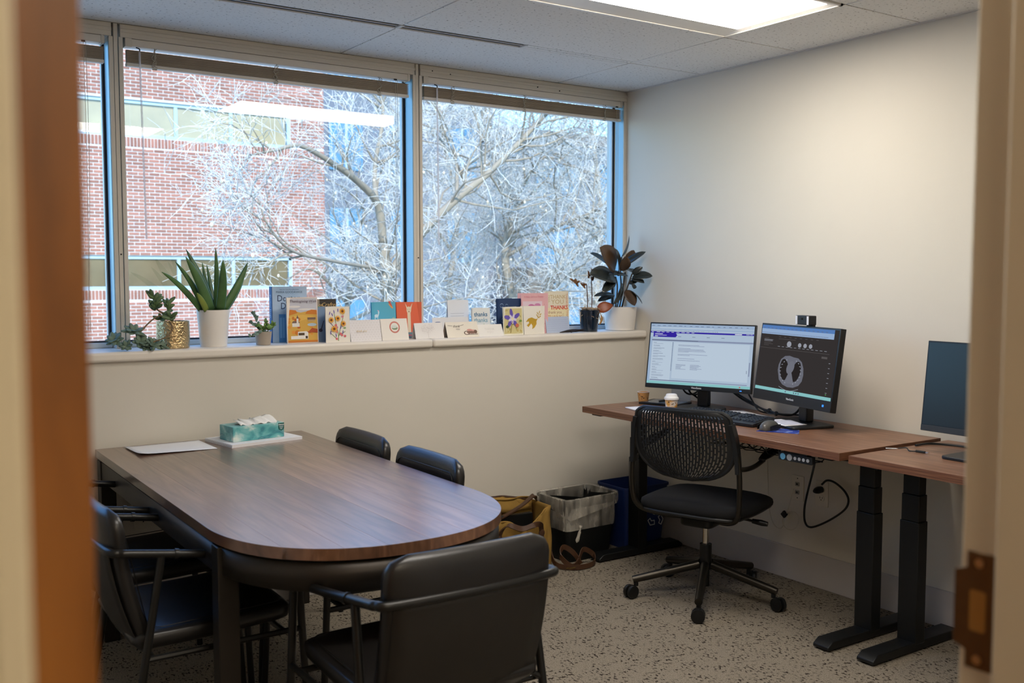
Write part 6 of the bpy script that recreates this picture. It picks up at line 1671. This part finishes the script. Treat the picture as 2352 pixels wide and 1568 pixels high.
# rubber plant
rp = thing('rubber_plant', 'dark-leaved rubber plant in a white pot by the right wall', 'potted plant', (3.482, 4.115, ZS), group='plants on the sill')
pot(rp, [(0.072, 0), (0.0785, 0.002), (0.080, 0.018), (0.081, 0.020), (0.0915, 0.124), (0.0915, 0.127), (0.087, 0.127), (0.084, 0.11)], m_wpot, 0.085, 0.115, m_soil)
m_rub = ramp_mat('rubber_leaf_dark', [(0.3, S(28, 34, 32)), (0.6, S(44, 48, 44)), (0.8, S(58, 58, 50))], 8, rough=0.26, spec=0.6)
m_rubb = ramp_mat('rubber_leaf_bronze', [(0.3, S(58, 42, 30)), (0.6, S(84, 62, 42)), (0.8, S(104, 80, 52))], 8, rough=0.34)
m_rs = mat('rubber_stem', S(66, 56, 46), 0.7)
for pts in ([(3.445, 4.11, ZS + .11), (3.449, 4.100, 1.341), (3.436, 4.100, 1.399)], [(3.462, 4.12, ZS + .11), (3.482, 4.110, 1.340), (3.478, 4.110, 1.423), (3.486, 4.110, 1.505)], [(3.485, 4.11, ZS + .11), (3.468, 4.050, 1.322), (3.475, 4.030, 1.376), (3.484, 4.020, 1.416)], [(3.47, 4.11, ZS + .11), (3.486, 4.100, 1.317), (3.495, 4.090, 1.423)]):
    stem(rp, pts, .0042, m_rs)
LV = [  # base, tip, width, material, facing hint
 ((3.475, 4.100, 1.505), (3.529, 4.100, 1.621), .040, m_rub, (1, -.4, .1)), ((3.416, 4.080, 1.439), (3.259, 4.020, 1.551), .100, m_rubb, (.4, -1, .2)), ((3.421, 4.060, 1.416), (3.365, 4.020, 1.546), .052, m_rub, (.9, -.7, .1)),
 ((3.459, 4.070, 1.453), (3.552, 3.990, 1.532), .036, m_rub, (-.3, -.3, 1)), ((3.420, 4.140, 1.458), (3.307, 4.160, 1.525), .044, m_rub, (.2, -.4, 1)), ((3.504, 4.090, 1.482), (3.530, 4.060, 1.542), .045, m_rubb, (0, -1, .3)),
 ((3.420, 4.080, 1.388), (3.193, 4.020, 1.411), .080, m_rub, (.1, -.7, .8)), ((3.491, 4.060, 1.402), (3.282, 4.080, 1.411), .030, m_rub, (.1, -.3, 1)), ((3.484, 4.020, 1.395), (3.575, 3.945, 1.402), .046, m_rub, (.2, -.7, .8)), ((3.493, 4.030, 1.411), (3.531, 3.990, 1.450), .026, m_rub, (.1, -.5, .8)),
 ((3.397, 4.060, 1.381), (3.278, 4.020, 1.317), .040, m_rub, (-.6, -.7, .5)), ((3.425, 4.100, 1.301), (3.263, 4.070, 1.296), .026, m_rub, (0, -.3, 1)), ((3.445, 4.120, 1.300), (3.322, 4.110, 1.267), .030, m_rub, (0, -.4, .9)), ((3.443, 4.050, 1.364), (3.339, 4.000, 1.255), .038, m_rub, (.8, -.7, .2)),
 ((3.462, 4.050, 1.327), (3.487, 4.000, 1.244), .052, m_rubb, (-.2, -1, .3)), ((3.484, 4.030, 1.322), (3.521, 3.980, 1.255), .022, m_rub, (.7, -.4, .5)), ((3.491, 4.020, 1.362), (3.477, 4.000, 1.334), .028, m_rub, (0, -1, .2)), ((3.472, 4.030, 1.360), (3.510, 4.000, 1.378), .024, m_rub, (0, -.5, .9)),
 ((3.481, 4.060, 1.441), (3.487, 4.020, 1.420), .046, m_rub, (.2, -1, .2)), ((3.448, 4.050, 1.429), (3.417, 4.000, 1.507), .05, m_rubb, (-.5, -1, .1)), ((3.454, 4.100, 1.402), (3.476, 4.200, 1.435), .06, m_rub, (0, -.5, .8)), ((3.478, 4.020, 1.388), (3.518, 3.960, 1.365), .036, m_rub, (.2, -.8, .6))]
for b_, t_, w_, mm, up_ in LV: 
    b_ = (min(b_[0], 3.56), b_[1], b_[2]); t_ = (min(t_[0], 3.562), t_[1], t_[2])
    leaf(rp, b_, t_, w_ * 1.3, mm, up=(up_[0], up_[1] - .5, up_[2]), fold=.2, bend=.06, shape=.6)
